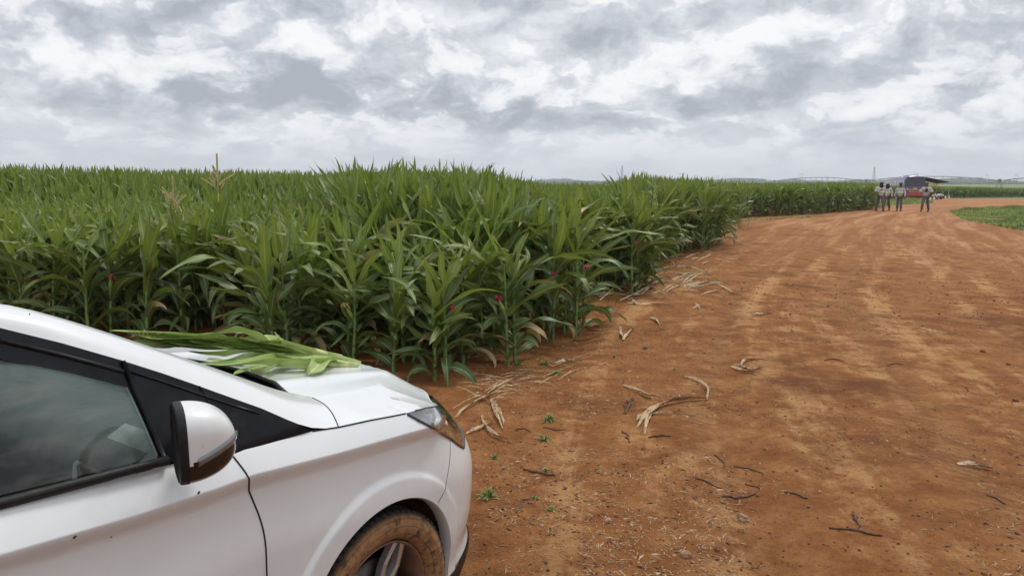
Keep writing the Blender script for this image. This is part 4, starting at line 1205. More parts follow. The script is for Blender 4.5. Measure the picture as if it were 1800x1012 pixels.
def leaf_arrays(r, z0, azm, L, wmax, th0, droop, ns, nc, wav, twist, fold=.5, age=0., tip_up=False, side=0.):
    wmax = wmax * 1.14
    """one blade: (V, F, uv, age, rnd); th0 = elevation at the base, droop = total bending (rad)"""
    t = np.linspace(0, 1, ns + 1)
    kb = r.uniform(.30, .82); sg = 1 / (1 + np.exp(-(t - kb) * 9)); sg = (sg - sg[0]) / (sg[-1] - sg[0])
    th = th0 - droop * (.45 * t ** 1.5 + .55 * sg)
    dl = L / ns
    rr = np.concatenate([[0], np.cumsum(np.cos((th[1:] + th[:-1]) / 2) * dl)]); zz = np.concatenate([[0], np.cumsum(np.sin((th[1:] + th[:-1]) / 2) * dl)])
    az_ = azm + side * t ** 1.5
    cx = rr * np.cos(az_) + .012 * np.cos(azm); cyy = rr * np.sin(az_) + .012 * np.sin(azm); cz_ = z0 + zz
    w = wmax * (.42 + .58 * smooth01(t / .34)) * np.clip(1 - t ** 1.9, 0, 1) ** .85
    w[-1] = .0008
    ph = r.uniform(0, 6.28, 2)
    u = np.linspace(-1, 1, nc)
    tx, tz = np.cos(th), np.sin(th)
    ca, sa = np.cos(az_), np.sin(az_)
    tw = twist * t
    V = []; 
    lat = np.stack([-sa, ca, 0 * sa], 1)                          # sideways
    nor = np.stack([-tz * ca, -tz * sa, tx], 1)                  # upper face normal
    l2 = lat * np.cos(tw)[:, None] + nor * np.sin(tw)[:, None]
    n2 = nor * np.cos(tw)[:, None] - lat * np.sin(tw)[:, None]
    c = np.stack([cx, cyy, cz_], 1)
    V = np.empty((ns + 1, nc, 3))
    for j, uu in enumerate(u):
        edge = abs(uu)
        wave = wav * wmax * (edge ** 2) * np.sin(t * (9 + 5 * (uu > 0)) * (L / .7) + ph[int(uu > 0)]) * np.clip(1 - t, 0, 1) ** .5
        V[:, j] = c + l2 * (w * uu * math.cos(fold * .8))[:, None] * 0.5 + n2 * (w * .5 * edge * math.sin(fold) + wave)[:, None]
    idx = np.arange((ns + 1) * nc).reshape(ns + 1, nc)
    Fq = np.stack([idx[:-1, :-1], idx[:-1, 1:], idx[1:, 1:], idx[1:, :-1]], -1).reshape(-1, 4)
    uv = np.stack(np.broadcast_arrays((u * .5 + .5)[None, :], t[:, None]), -1).reshape(-1, 2)
    n = (ns + 1) * nc
    return V.reshape(-1, 3), Fq, uv, np.full(n, age), np.full(n, r.uniform())
def cat(parts):
    V = []; Fq = []; U = []; A = []; Rn = []; o = 0
    for p in parts:
        V.append(p[0]); Fq.append(p[1] + o); U.append(p[2]); A.append(p[3]); Rn.append(p[4]); o += len(p[0])
    return np.concatenate(V), np.concatenate(Fq), np.concatenate(U), np.concatenate(A), np.concatenate(Rn)

def plant_arrays(seed, H=1.9, nl=12, ns=10, nc=5, upright=.5, lod=0, tassel=False):
    """H: height of the highest leaf tip. Returns foliage arrays, stalk height, leaf azimuth"""
    r = np.random.default_rng(seed)
    a0 = r.uniform(0, 6.28); hs = H * (.66 if not tassel else .80)
    parts = []
    for i in range(nl):
        k = i / (nl - 1)
        z = hs * (.07 + .93 * k ** .95)
        a = a0 + math.pi * (i % 2) + r.normal(0, .38)
        if k > .72:      # top whorl: spears
            q = (k - .72) / .28
            th = R((58 if upright > .6 else 50) + 25 * q + r.normal(0, 6)); L = (H - z) / math.sin(th) * r.uniform(.84, 1.04) * (.93 + .05 * q)
            dr = R(4 + 22 * (1 - q) * (1.3 - upright)) * r.uniform(.4, 1.5); w = .112 - .028 * q; ag = .30 + .70 * q * r.uniform(.5, 1.1)
            if q < .6 and r.random() < (.35 if upright > .6 else .75): dr += R(r.uniform(25, 75)); L *= 1.1
        elif k > .34:
            th = R(r.uniform(40, 74)); L = r.uniform(.62, .92) * (H / 1.9) ** .4; dr = R(r.choice([r.uniform(12, 50), r.uniform(50, 125)])); w = r.uniform(.105, .140); ag = r.uniform(0, .40)
        else:
            th = R(r.uniform(30, 68)); L = r.uniform(.45, .75) * (H / 1.9) ** .4; dr = R(r.uniform(70, 150)); w = r.uniform(.085, .12); ag = r.uniform(0, .25)
        lf = (leaf_arrays(r, z, a, L, w, th, dr, ns, nc, r.uniform(.12, .34), r.normal(0, 1.1) * (1 if k < .75 else .35), fold=r.uniform(.10, .55), age=ag, side=r.normal(0, .25)))
        if k < .25 and r.random() < .35: lf[4][:] = .99
        parts.append(lf)
    return cat(parts), hs, a0, r

def build_corn(name, seed, H, nl=12, upright=.5, ears=(), tassel=False, detail=(12, 5)):
    """a maize plant at the origin: foliage, stalk, ears with silk, tassel"""
    (V, Fq, U, A, Rn), hs, a0, r = plant_arrays(seed, H * (.90 if tassel else 1), nl, detail[0], detail[1], upright, tassel=tassel)
    root = empty(name)
    mesh_np('foliage', V, Fq, M_LEAF, root, uv=U, attrs={'age': A, 'rnd': Rn})
    st = MB(); n = 12; pts = []; rad = []
    for i in range(n + 1):
        z = hs * 1.03 * i / n; rr = .0145 * (1 - .55 * i / n) + .003
        pts += [Vector((.004 * math.sin(z * 9 + seed), .004 * math.cos(z * 7), z)), Vector((.004 * math.sin(z * 9 + seed), .004 * math.cos(z * 7), z + .012))]; rad += [rr * 1.16, rr]
    st.tube(pts, rad, 8)
    st.build('stalk', M_STALK, root, True)
    for (zf, da, sz, red) in ears:
        a = a0 + da; z = hs * zf
        d = Vector((math.cos(a) * .38, math.sin(a) * .38, .92)).normalized(); b = Vector((math.cos(a) * .016, math.sin(a) * .016, z))
        e = MB(); L = .19 * sz
        e.tube([b + d * (L * t) for t in (0, .12, .35, .65, .88, 1)], [.008, .017 * sz, .024 * sz, .021 * sz, .012 * sz, .005], 10)
        eo = e.build('ear', M_HUSK, root, True)
        s_ = MB(); tip = b + d * L
        for q in range(26 if red else 22):
            w = r.uniform(0, 6.28); o_ = Vector((math.cos(w), math.sin(w), 0)) * r.uniform(.004, .030 if red else .04)
            p1 = tip + d * r.uniform(.02, .05) + o_ * .7; p2 = tip + o_ * 1.35 + Vector((0, 0, r.uniform(-.05, .035)))
            s_.tube([tip - d * .01, p1, p2], [.006, .0058, .0034], 4, cap=False)
        s_.build('silk', M_SILK if red else M_SILKP, eo, True)
    if tassel:
        t = MB(); base = Vector((0, 0, hs * 1.0)); top = Vector((.01, .01, H + .02))
        Lt = top.z - base.z
        def spike(p0, p1, rad, nb):
            t.tube([p0, p0.lerp(p1, .35), p1], [.004, .003, .002], 5)
            for q in range(nb):
                f = .25 + .75 * q / nb; c = p0.lerp(p1, f); w = q * 2.4
                o_ = Vector((math.cos(w), math.sin(w), 0)) * rad * (1.1 - .4 * f)
                t.tube([c, c + o_ * .5 + Vector((0, 0, .006)), c + o_ * .7 + Vector((0, 0, .018))], [.0025, .0042, .0016], 4)
        spike(base, top, .016, 150)
        for q in range(11):
            w = q * .9 + .3; el_ = r.uniform(.5, 1.25); s0 = base.lerp(top, .22 + .03 * q)
            spike(s0, s0 + Vector((math.cos(w) * math.cos(el_), math.sin(w) * math.cos(el_), math.sin(el_))) * r.uniform(.13, .26), .009, 36)
        t.build('tassel', M_TASSEL, root, True)
    return root

# ---- outline of the field on the ground (photo pixels of the stalk bases)
edge_px_left = [(780, 664), (700, 664), (620, 660), (470, 645), (320, 625), (150, 604), (-80, 582), (-500, 542)]
edge_px_right = [(780, 664), (895, 640), (1012, 592), (1085, 545), (1150, 496), (1195, 466), (1245, 438), (1278, 431)]
EL = [G(*p) for p in edge_px_left]; ER = [G(*p) for p in edge_px_right]
EF = [G(*p) for p in [(1290, 384), (1330, 382), (1400, 379), (1460, 375), (1540, 368)]]
print('edges', [(round(v.x, 1), round(v.y, 1)) for v in EL], [(round(v.x, 1), round(v.y, 1)) for v in ER], [(round(v.x, 1), round(v.y, 1)) for v in EF])
FIELD = [(v.x, v.y) for v in EL[::-1]] + [(v.x, v.y) for v in ER[1:]] + [(ER[-1].x + .4, ER[-1].y + 3.), (EF[0].x - 1.2, EF[0].y - 6.), (EF[0].x, EF[0].y)] + [(v.x, v.y) for v in EF[1:]] + [(EF[-1].x + 2.5, EF[-1].y + 5), (31, 80), (60, 175), (60, 260), (-220, 260), (-220, 60)]
FIELD_A = np.array(FIELD)
def inside_np(P, poly):
    x, y = P[:, 0], P[:, 1]; c = np.zeros(len(P), bool); n = len(poly)
    for i in range(n):
        x1, y1 = poly[i]; x2, y2 = poly[(i + 1) % n]
        if y1 == y2: continue
        k = ((y1 > y) != (y2 > y)) & (x < (x2 - x1) * (y - y1) / (y2 - y1) + x1); c ^= k
    return c
def edge_dist(P, poly):
    d = np.full(len(P), 1e9)
    for a, b in zip(poly, poly[1:]):
        a = np.array(a); b = np.array(b); ab = b - a; t = np.clip(((P - a) @ ab) / (ab @ ab), 0, 1)
        d = np.minimum(d, np.hypot(*(P - a - t[:, None] * ab).T))
    return d
EDGE = [(v.x, v.y) for v in EL[::-1]] + [(v.x, v.y) for v in ER[1:]]
def height_at(P):
    """height of the crop by place: short on the headland, tall blocks behind"""
    x, y = P[:, 0], P[:, 1]
    w = y * CP; px = 900 + F_PX * x / np.maximum(y * CP + .9 * SP, .1)
    d = edge_dist(P, EDGE)
    tallA = np.interp(px, [-400, 0, 600, 640, 820, 900, 960, 1080, 1110, 1190, 1300, 1560], [2.22, 2.20, 1.98, 2.02, 1.98, 1.80, 1.66, 1.67, 1.88, 1.84, 1.78, 1.72])
    start = np.interp(px, [-400, 0, 560, 620, 830, 900, 1000, 1100, 1290], [16, 16.5, 15, 8.3, 7.9, 7.6, 8.0, 12.5, 15.0])
    short = np.interp(px, [-400, 0, 300, 600, 780, 900, 1010, 1100, 1200, 1300], [1.40, 1.42, 1.44, 1.44, 1.24, 1.40, 1.55, 1.58, 1.62, 1.62])
    rl = np.where(px < 600, 6.0, 1.6); k = smooth01((y - start + rl * .75) / rl)
    H = short * (1 - k) + tallA * k
    H = np.where(y > 27, np.interp(px, [-400, 0, 600, 900, 1080, 1090, 1300, 1420, 1560], [2.15, 2.05, 1.95, 1.64, 1.60, 1.72, 1.74, 1.76, 1.78]) - terrain(x, y) * .0, H)
    far = smooth01((y - 45) / 60)
    H = H * (1 - far) + 1.62 * far
    n = vnoise(x * .35, y * .35, 3) - .5; n2 = vnoise(x * 1.7, y * 1.7, 8) - .5
    H = H * (1 + .07 * n * (1 - far) + .07 * n2)
    # edge row plants are stunted here and there
    H = np.where(d < .5, H * (.92 + .10 * vnoise(x * 3, y * 3, 5)), H)
    return H

# rows run parallel to the right-hand edge of the block
rd = np.array([ER[5].x - ER[1].x, ER[5].y - ER[1].y]); rd /= np.hypot(*rd); rn = np.array([-rd[1], rd[0]])
def row_points(r0, r1, s0, s1, row, inrow, jit):
    P = []
    o = np.array([ER[1].x, ER[1].y])
    ks = np.arange(r0, r1, row); ss = np.arange(s0, s1, inrow)
    K, S_ = np.meshgrid(ks, ss); Q = o + K[..., None] * rn + S_[..., None] * rd
    Q = Q.reshape(-1, 2) + rng.normal(0, jit, (K.size, 2))
    return Q
near = row_points(-1, 60, -20, 60, .49, .205, .04)
near = near[inside_np(near, FIELD)]
# explicit first plants on the traced edge
hand = [G(*p) for p in [(765, 668), (893, 641), (905, 636), (1012, 594), (622, 646), (692, 655), (322, 592), (398, 587)]]
HP = np.array([(v.x, v.y) for v in hand])
def frame_mask(P, m=60):
    px = 900 + F_PX * P[:, 0] / (P[:, 1] * CP + .9 * SP)
    return (px > -m) & (px < 1800 + m) & (P[:, 1] > 2)
near = near[frame_mask(near, 90)]
ed0 = edge_dist(near, EDGE); near = near[ed0 > np.where(near[:, 0] > -.3, 1.9, .7) * np.clip(vnoise(near[:, 0] * .9 + 3, near[:, 1] * .9, 17) - .42, 0, 1)]
dH = np.min(np.hypot(near[:, None, 0] - HP[None, :, 0], near[:, None, 1] - HP[None, :, 1]), 1)
near = near[dH > .20]
for q in (6, 7):      # the two tasselled plants stand clear of their neighbours
    u = HP[q] / np.hypot(*HP[q]); dv = near - HP[q]; al_q = dv @ u; la_q = np.abs(dv @ np.array([-u[1], u[0]]))
    near = near[~((al_q > -1.5) & (al_q < .1) & (la_q < .24))]
dist = np.hypot(near[:, 0], near[:, 1])
order = np.argsort(dist)
ed = edge_dist(near, EDGE)
# the 300 that show largest: the front strip
score = dist + np.clip(ed - .9, 0, 99) * 1.6
order = np.argsort(score); sel = order[:292]; rest_n = np.setdiff1d(np.arange(len(near)), sel)
rest_n = rest_n[dist[rest_n] < 24]
print('corn near', len(near), 'rest', len(rest_n), 'hero range', dist[sel].max())

variants = []
for i in range(22):
    ears = []
    rr = random.Random(i * 7 + 1)
    if i % 6 in (1, 4): ears.append((rr.uniform(.50, .62), rr.uniform(-.8, .8) + (math.pi if i % 2 else 0), 1.0, True))
    elif i % 3 == 0: ears.append((rr.uniform(.5, .6), rr.uniform(0, 6), .9, False))
    variants.append(build_corn('maize_plant', 100 + i, 1.6, nl=13 + i % 3, upright=.4 + .05 * (i % 4), ears=ears, detail=(11, 5)))
tall_variants = [build_corn('maize_plant', 300 + i, 2.0, nl=14, upright=.9, detail=(10, 5)) for i in range(6)]
used = set()
LBL_S = 'short green maize plant with arching leaves in the dense front rows of the field'
LBL_E = 'short green maize plant bearing an ear with silk in the front rows of the field'
LBL_TE = 0
LBL_T = 'tall green maize plant with upright spear leaves in the taller block behind the front rows'
Hn = height_at(near)
def place(idx_list, x, y, H, rz, label, tallv=False, vi=None):
    pool = tall_variants if tallv else variants
    base = pool[vi if vi is not None else random.randrange(len(pool))]
    o = base if id(base) not in used else copy_tree(base)
    used.add(id(base))
    H0 = 2.0 if tallv else 1.6
    o.location = (x, y, float(terrain(x, y)) - .01); o.rotation_euler = (random.gauss(0, .035), random.gauss(0, .035), rz)
    s_ = H / H0; sxy = .25 * s_ + .78
    o.scale = (sxy, sxy, s_)
    if label is None:
        pxx = 900 + F_PX * x / (y * CP + .9 * SP)
        zone = 'left of the two tasselled plants' if pxx < 300 else 'in the rows right behind the car bonnet' if pxx < 600 else 'near the field corner beyond the bonnet' if pxx < 900 else 'along the edge of the dirt track' if pxx < 1120 else 'at the far end of the near block'
        what = 'tall maize plant with upright spear leaves' if tallv else ('short maize plant with an ear and silk' if any(c.name.startswith('ear') for c in o.children) else 'short maize plant with arching leaves')
        label = what + ' ' + zone
    if label is None: label = LBL_T if tallv else (LBL_E if any(c.name.startswith('ear') for c in o.children) else LBL_S)
    tag(o, label, 'maize plant', 'maize plants in the field')
    return o
for j, i in enumerate(sel):
    H = Hn[i]; place(None, near[i, 0], near[i, 1], H, random.uniform(0, 6.28), None, tallv=H > 1.72)
# singled-out plants along the edge
place(None, HP[0, 0], HP[0, 1], 1.02, 1.9, 'small leafy maize plant nearest the car bonnet, at the very corner of the field', vi=2)
place(None, HP[1, 0], HP[1, 1], 1.38, .4, 'maize plant with red silk on the field edge, second from the corner', vi=1)
place(None, HP[2, 0], HP[2, 1], 1.30, 2.6, 'slim maize plant growing tight against the thick-stalked one on the field edge', vi=5)
place(None, HP[3, 0], HP[3, 1], 1.58, 1.2, 'maize plant with red silks on the field edge beside a pile of dry husks', vi=4)
place(None, HP[4, 0], HP[4, 1], 1.18, .8, 'short maize plant with stiff upright leaves just past the cut leaves on the bonnet', vi=3)
place(None, HP[5, 0], HP[5, 1], 1.16, 2.2, 'broad low maize plant on the field edge between the bonnet and the corner plant', vi=6)
# the two plants in full tassel behind the bonnet
ta = build_corn('maize_plant', 901, 1.70, nl=12, upright=.8, ears=((.28, .6, 1.0, False),), tassel=True, detail=(16, 5))
ta.location = (HP[6, 0], HP[6, 1], 0); tag(ta, 'maize plant with a single upright tan tassel, left of the two tasselled plants', 'maize plant', 'maize plants in the field')
ta.rotation_euler = (0, 0, 1.1)
tb = build_corn('maize_plant', 902, 1.94, nl=13, upright=.9, ears=((.25, .6, .9, False),), tassel=True, detail=(16, 5))
tb.location = (HP[7, 0], HP[7, 1], 0); tag(tb, 'tallest maize plant near the car, its tassel rising above the horizon', 'maize plant', 'maize plants in the field')
tb.rotation_euler = (0, 0, .3)
for o in (variants + tall_variants):
    if id(o) not in used:
        for c in list(o.children_recursive): bpy.data.objects.remove(c)
        bpy.data.objects.remove(o)

# ---- the rest of the crop: one mass
def crop_mass(P, H, variants_np, seed):
    r = np.random.default_rng(seed); Vs = []; Fs = []; Us = []; As = []; Rs = []; o = 0
    vi = r.integers(0, len(variants_np), len(P))
    ang = r.uniform(0, 6.28, len(P))
    z0 = terrain(P[:, 0], P[:, 1])
    for k, (V, Fq, U, A, Rn, H0) in enumerate(variants_np):
        I = np.where(vi == k)[0]
        if not len(I): continue
        s_ = H[I] / H0; c, s = np.cos(ang[I]), np.sin(ang[I]); sx = .3 * s_ + .72
        X = (c[:, None] * V[None, :, 0] - s[:, None] * V[None, :, 1]) * sx[:, None] + P[I, 0][:, None]
        Y = (s[:, None] * V[None, :, 0] + c[:, None] * V[None, :, 1]) * sx[:, None] + P[I, 1][:, None]
        Z = V[None, :, 2] * s_[:, None] + z0[I][:, None]
        lx, ly = r.normal(0, .04, (2, len(I)))
        X += V[None, :, 2] * lx[:, None]; Y += V[None, :, 2] * ly[:, None]
        n = len(V)
        Vs.append(np.stack([X, Y, Z], -1).reshape(-1, 3)); Fs.append((Fq[None] + (np.arange(len(I)) * n)[:, None, None]).reshape(-1, Fq.shape[1]) + o)
        o += n * len(I)
        Us.append(np.tile(U, (len(I), 1))); As.append(np.clip(np.tile(A, len(I)) + np.repeat(r.normal(0, .08, len(I)), n), 0, 1)); Rs.append(np.tile(Rn, len(I)))
    return np.concatenate(Vs), np.concatenate(Fs), np.concatenate(Us), np.concatenate(As), np.concatenate(Rs)
def lod(seed, H, nl, ns, nc, up=.8, stalk=True, from_k=0):
    (V, Fq, U, A, Rn), hs, a0, r = plant_arrays(seed, H, nl, ns, nc, up)
    if from_k:
        per = (ns + 1) * nc; f = per * from_k; V = V[f:]; U = U[f:]; A = A[f:]; Rn = Rn[f:]; Fq = Fq[ns * (nc - 1) * from_k:] - f
    if stalk:
        n = len(V); q = []
        for z in (0, hs * .5, hs):
            for w in range(3): q.append((.012 * math.cos(w * 2.1), .012 * math.sin(w * 2.1), z))
        V = np.concatenate([V, q]); U = np.concatenate([U, np.full((9, 2), .5)]); A = np.concatenate([A, np.full(9, .6)]); Rn = np.concatenate([Rn, np.full(9, .4)])
        Fq = np.concatenate([Fq, [[n + a * 3 + b, n + a * 3 + (b + 1) % 3, n + a * 3 + 3 + (b + 1) % 3, n + a * 3 + 3 + b] for a in (0, 1) for b in (0, 1, 2)]])
    return V, Fq, U, A, Rn, H
L1 = [lod(500 + i, 1.9, 13, 7, 3, .9) for i in range(10)]
L2 = [lod(600 + i, 1.9, 12, 4, 3, .9, from_k=3) for i in range(10)]
L3 = [lod(700 + i, 1.9, 12, 3, 2, .9, False, from_k=6) for i in range(8)]
P1 = near[rest_n]
m1 = crop_mass(P1, Hn[rest_n], L1, 1)
P2 = row_points(-8, 90, 0, 80, .62, .26, .05); P2 = P2[inside_np(P2, FIELD)]; P2 = P2[frame_mask(P2, 60)]
d2 = np.hypot(P2[:, 0], P2[:, 1]); P2 = P2[(d2 >= 24) & (d2 < 58)]
ed2 = edge_dist(P2, [(v.x, v.y) for v in EF] + [(EF[-1].x + 2.5, EF[-1].y + 5)])
# behind the first metres only the tops can be seen: thin out
P2 = P2[(ed2 < 4) | (rng.random(len(P2)) < .5)]
fr_ = (ed2 if len(ed2) == len(P2) else edge_dist(P2, [(v.x, v.y) for v in EF] + [(EF[-1].x + 2.5, EF[-1].y + 5)])) < 2.2
H2 = height_at(P2)
m2 = crop_mass(P2[~fr_], H2[~fr_], L2, 2)
m2b = crop_mass(P2[fr_], H2[fr_], L1, 5)
P3 = row_points(-20, 230, 20, 260, 1.1, .8, .2); P3 = P3[inside_np(P3, FIELD)]; P3 = P3[frame_mask(P3, 60)]
d3 = np.hypot(P3[:, 0], P3[:, 1]); P3 = P3[d3 >= 58]
m3 = crop_mass(P3, height_at(P3), L3, 3)
print('crop', len(P1), len(P2), len(P3))
# the block beyond the far bend of the track
BF = [G(*p) for p in [(1500, 351), (1600, 349.5), (1700, 348), (1800, 346.5), (1900, 345.5)]]
print('far block', [(round(v.x), round(v.y)) for v in BF])
FB = [(v.x, v.y) for v in BF] + [(BF[-1].x + 80, BF[-1].y + 90), (BF[0].x + 20, BF[0].y + 110)]
P4 = np.concatenate([np.stack([rng.uniform(BF[0].x - 5, BF[-1].x + 10, 9000), rng.uniform(min(v.y for v in BF) - 2, max(v.y for v in BF) + 90, 9000)], 1)])
P4 = P4[inside_np(P4, FB)]; P4 = P4[frame_mask(P4, 40)]
line = []
for a, b in zip(BF, BF[1:]):
    for t in np.arange(0, 1, .2 / (b - a).length):
        for k in range(4): line.append((a.x + (b.x - a.x) * t + rng.normal(0, .15), a.y + (b.y - a.y) * t + k * .45 + rng.normal(0, .1)))
P4 = np.concatenate([P4, np.array(line)])
m4 = crop_mass(P4, 1.72 + .12 * (vnoise(P4[:, 0] * .2, P4[:, 1] * .2) - .5), L3 + [lod(800 + i, 1.9, 10, 3, 2, .7, False) for i in range(6)], 4)
for nm, mm in (('crop', [m1, m2, m2b, m3]), ('far_crop', [m4])):
    o = 0; Fq = []
    for q in mm: Fq.append(q[1] + o); o += len(q[0])
    ob = mesh_np(nm, np.concatenate([q[0] for q in mm]), np.concatenate(Fq), M_LEAF, None, uv=np.concatenate([q[2] for q in mm]), attrs={'age': np.concatenate([q[3] for q in mm]), 'rnd': np.concatenate([q[4] for q in mm])})
    tag(ob, 'green maize crop reaching back to the horizon behind the front rows' if nm == 'crop' else 'low green crop in a band beyond the far bend of the dirt track', 'crop', kind='stuff')
# ------------------------------------------------------------------ cut maize shoots lying on the bonnet
def on_car(px, py, lift):
    """point above the bonnet (or over the scuttle) in car coordinates"""
    ymax = float(np.interp(px, [190, 250, 350, 430, 560, 640], [.20, .14, .05, .0, -.08, -.12]))
    y = -.62
    while y < ymax:
        P = cy(px, py, y)
        sz = hood_fn(min(P.x, .7), y).z if P.x > cowl_x(y) - .02 else 1.005 + max(0, -.2 - P.x) * .52
        if P.z <= sz + lift * .35 + .004: return P
        y += .01
    return cy(px, py, ymax)
bundle = empty('cut_maize_bundle', (CAR_T[0], CAR_T[1], 0), CAR_YAW, 'bundle of bright green cut maize leaves lying across the car bonnet', 'cut leaves')
def cut_mat():
    m, g, b = material('cut_leaf')
    u, v, _ = g.sep(g.n('ShaderNodeUVMap').outputs[0])
    n = g.noise(g.comb(g.m('MULTIPLY', u, 22), g.m('MULTIPLY', v, 1.5), 0), 1, 3); oi = g.n('ShaderNodeObjectInfo').outputs['Random']
    c = g.mix(v, (.46, .55, .22), (.27, .39, .085)); c = g.mix(g.m('MULTIPLY', oi, .5), c, (.26, .38, .06))
    c = g.mix(g.ss(n, .4, .7, 0, .4), c, (.24, .36, .13))
    c = g.mix(g.ss(g.m('ABSOLUTE', g.m('SUBTRACT', u, .5)), .08, .03, 0, .8), c, (.60, .62, .38))
    g.put(b.inputs['Base Color'], c); b.inputs['Roughness'].default_value = .38; g.put(b.inputs['Normal'], g.bump(n, .3, .004))
    out = [q for q in m.node_tree.nodes if q.type == 'OUTPUT_MATERIAL'][0]
    tl = g.n('ShaderNodeBsdfTranslucent'); g.put(tl.inputs[0], c); mx = g.n('ShaderNodeMixShader'); mx.inputs[0].default_value = .2
    g.put(mx.inputs[1], b.outputs[0]); g.put(mx.inputs[2], tl.outputs[0]); g.put(out.inputs[0], mx.outputs[0]); return m
M_CUT = cut_mat()
M_CUTST = simple('cut_stalk', (.44, .47, .20), .5, var=.25, scale=30)
def cut_leaf(px_pts, w, seed):
    r = random.Random(seed); W = [on_car(px, py, l) for px, py, l in px_pts]
    C = [W[0]] + W + [W[-1]]; P = []
    for i in range(1, len(C) - 2):
        for j in range(7):
            t = j / 7; a, b, c, d = C[i - 1], C[i], C[i + 1], C[i + 2]
            P.append(.5 * (2 * b + (c - a) * t + (2 * a - 5 * b + 4 * c - d) * t * t + (3 * b - a - 3 * c + d) * t ** 3))
    P.append(W[-1]); n = len(P); rows = []; uv = []
    tw = r.uniform(-.5, .5)
    for i in range(n):
        t = i / (n - 1); d = (P[min(i + 1, n - 1)] - P[max(i - 1, 0)]).normalized(); s_ = d.cross(Vector((0, 0, 1))).normalized(); nn = s_.cross(d)
        a = tw + .5 * math.sin(t * 4 + seed); s2 = s_ * math.cos(a) + nn * math.sin(a); n2 = nn * math.cos(a) - s_ * math.sin(a)
        ww = w * min(1, .3 + t * 3) * (1 - t) ** .55 + .001
        row = []
        for u in (-1, -.5, 0, .5, 1):
            row.append(P[i] + s2 * (ww * u * .5) + n2 * (abs(u) * ww * .22 + .10 * ww * math.sin(t * 14 + u * 3 + seed) * abs(u))); uv.append((u * .5 + .5, t))
        rows.append(row)
    mb = MB().grid(rows); return mesh_np('leaf', mb.V, mb.F, M_CUT, bundle, uv=uv)
CL = [([(632, 639, .02), (560, 628, .05), (470, 612, .09), (380, 603, .07), (300, 598, .10)], .08), ([(600, 634, .02), (520, 622, .07), (440, 610, .10), (350, 596, .12), (215, 583, .14)], .09),
      ([(560, 628, .03), (480, 612, .09), (400, 603, .12), (300, 588, .14), (192, 581, .13)], .07), ([(615, 637, .01), (520, 640, .04), (450, 640, .05), (372, 645, .04)], .07),
      ([(600, 636, .02), (540, 645, .05), (470, 645, .05), (410, 658, .04)], .09), ([(590, 636, .03), (565, 638, .07), (553, 648, .06), (541, 658, .01)], .10),
      ([(560, 630, .04), (480, 632, .06), (420, 640, .06), (340, 640, .05)], .06), ([(540, 622, .05), (470, 604, .12), (410, 600, .12), (352, 602, .09)], .10),
      ([(500, 618, .06), (430, 620, .07), (390, 625, .06), (330, 618, .05)], .07), ([(475, 606, .08), (430, 586, .15), (400, 585, .15), (340, 590, .13)], .09),
      ([(440, 612, .08), (380, 615, .07), (320, 610, .06), (262, 600, .06)], .07), ([(430, 600, .10), (350, 600, .12), (270, 592, .12), (230, 588, .11)], .08),
      ([(492, 608, .07), (488, 598, .14), (484, 588, .20), (482, 584, .22)], .05), ([(620, 638, .03), (560, 634, .06), (500, 628, .08), (455, 618, .10)], .06),
      ([(560, 632, .03), (500, 638, .05), (465, 655, .03), (440, 652, .03)], .06), ([(380, 600, .10), (330, 606, .08), (290, 612, .05), (255, 607, .05)], .06),
      ([(520, 626, .05), (455, 628, .06), (400, 634, .05), (362, 632, .05)], .07), ([(560, 624, .05), (500, 606, .12), (455, 597, .15), (428, 600, .13)], .09)]
_r = random.Random(12)
for _ in range(12):
    x0 = _r.uniform(400, 545); y0 = 606 + (x0 - 400) * .13 + _r.uniform(-6, 5); L = _r.uniform(120, 230); s_ = _r.uniform(.05, .13)
    CL.append(([(x0, y0, .08), (x0 - L * .4, y0 - L * s_ * .4 - _r.uniform(0, 4), .11), (x0 - L * .75, y0 - L * s_ * .75, .10), (max(200, x0 - L), max(583, y0 - L * s_), .09)], _r.uniform(.05, .09)))
for i, (p, w) in enumerate(CL): cut_leaf(p, w * .92, i)
for i, p in enumerate([[(633, 639, .012), (585, 631, .025), (520, 620, .04)], [(624, 636, .03), (570, 624, .05), (520, 612, .06)], [(628, 642, .012), (580, 640, .02), (530, 636, .03)], [(600, 628, .05), (545, 616, .07), (505, 608, .08)]]):
    MB().tube([on_car(*q) for q in p], [.012, .013, .010], 8).build('cut_stem', M_CUTST, bundle, True)
M_TAS = simple('young_tassel', (.50, .46, .20), .8, var=.3, scale=80)
for i, p in enumerate([[(420, 602, .13), (385, 598, .15), (340, 598, .15)], [(400, 600, .14), (370, 604, .14), (338, 606, .13)], [(280, 590, .14), (250, 591, .14), (236, 590, .13)], [(470, 612, .12), (450, 612, .13), (430, 613, .12)]]):
    mb = MB(); W = [on_car(*q) for q in p]; mb.tube(W, .004, 5); r = random.Random(i)
    for k in range(50):
        t = r.random() * 2; a = W[int(t)].lerp(W[min(2, int(t) + 1)], t % 1); o = Vector((r.uniform(-1, 1), r.uniform(-1, 1), r.uniform(-.2, 1))) * .02
        mb.tube([a, a + o], [.003, .002], 4)
    mb.build('tassel', M_TAS, bundle, True)
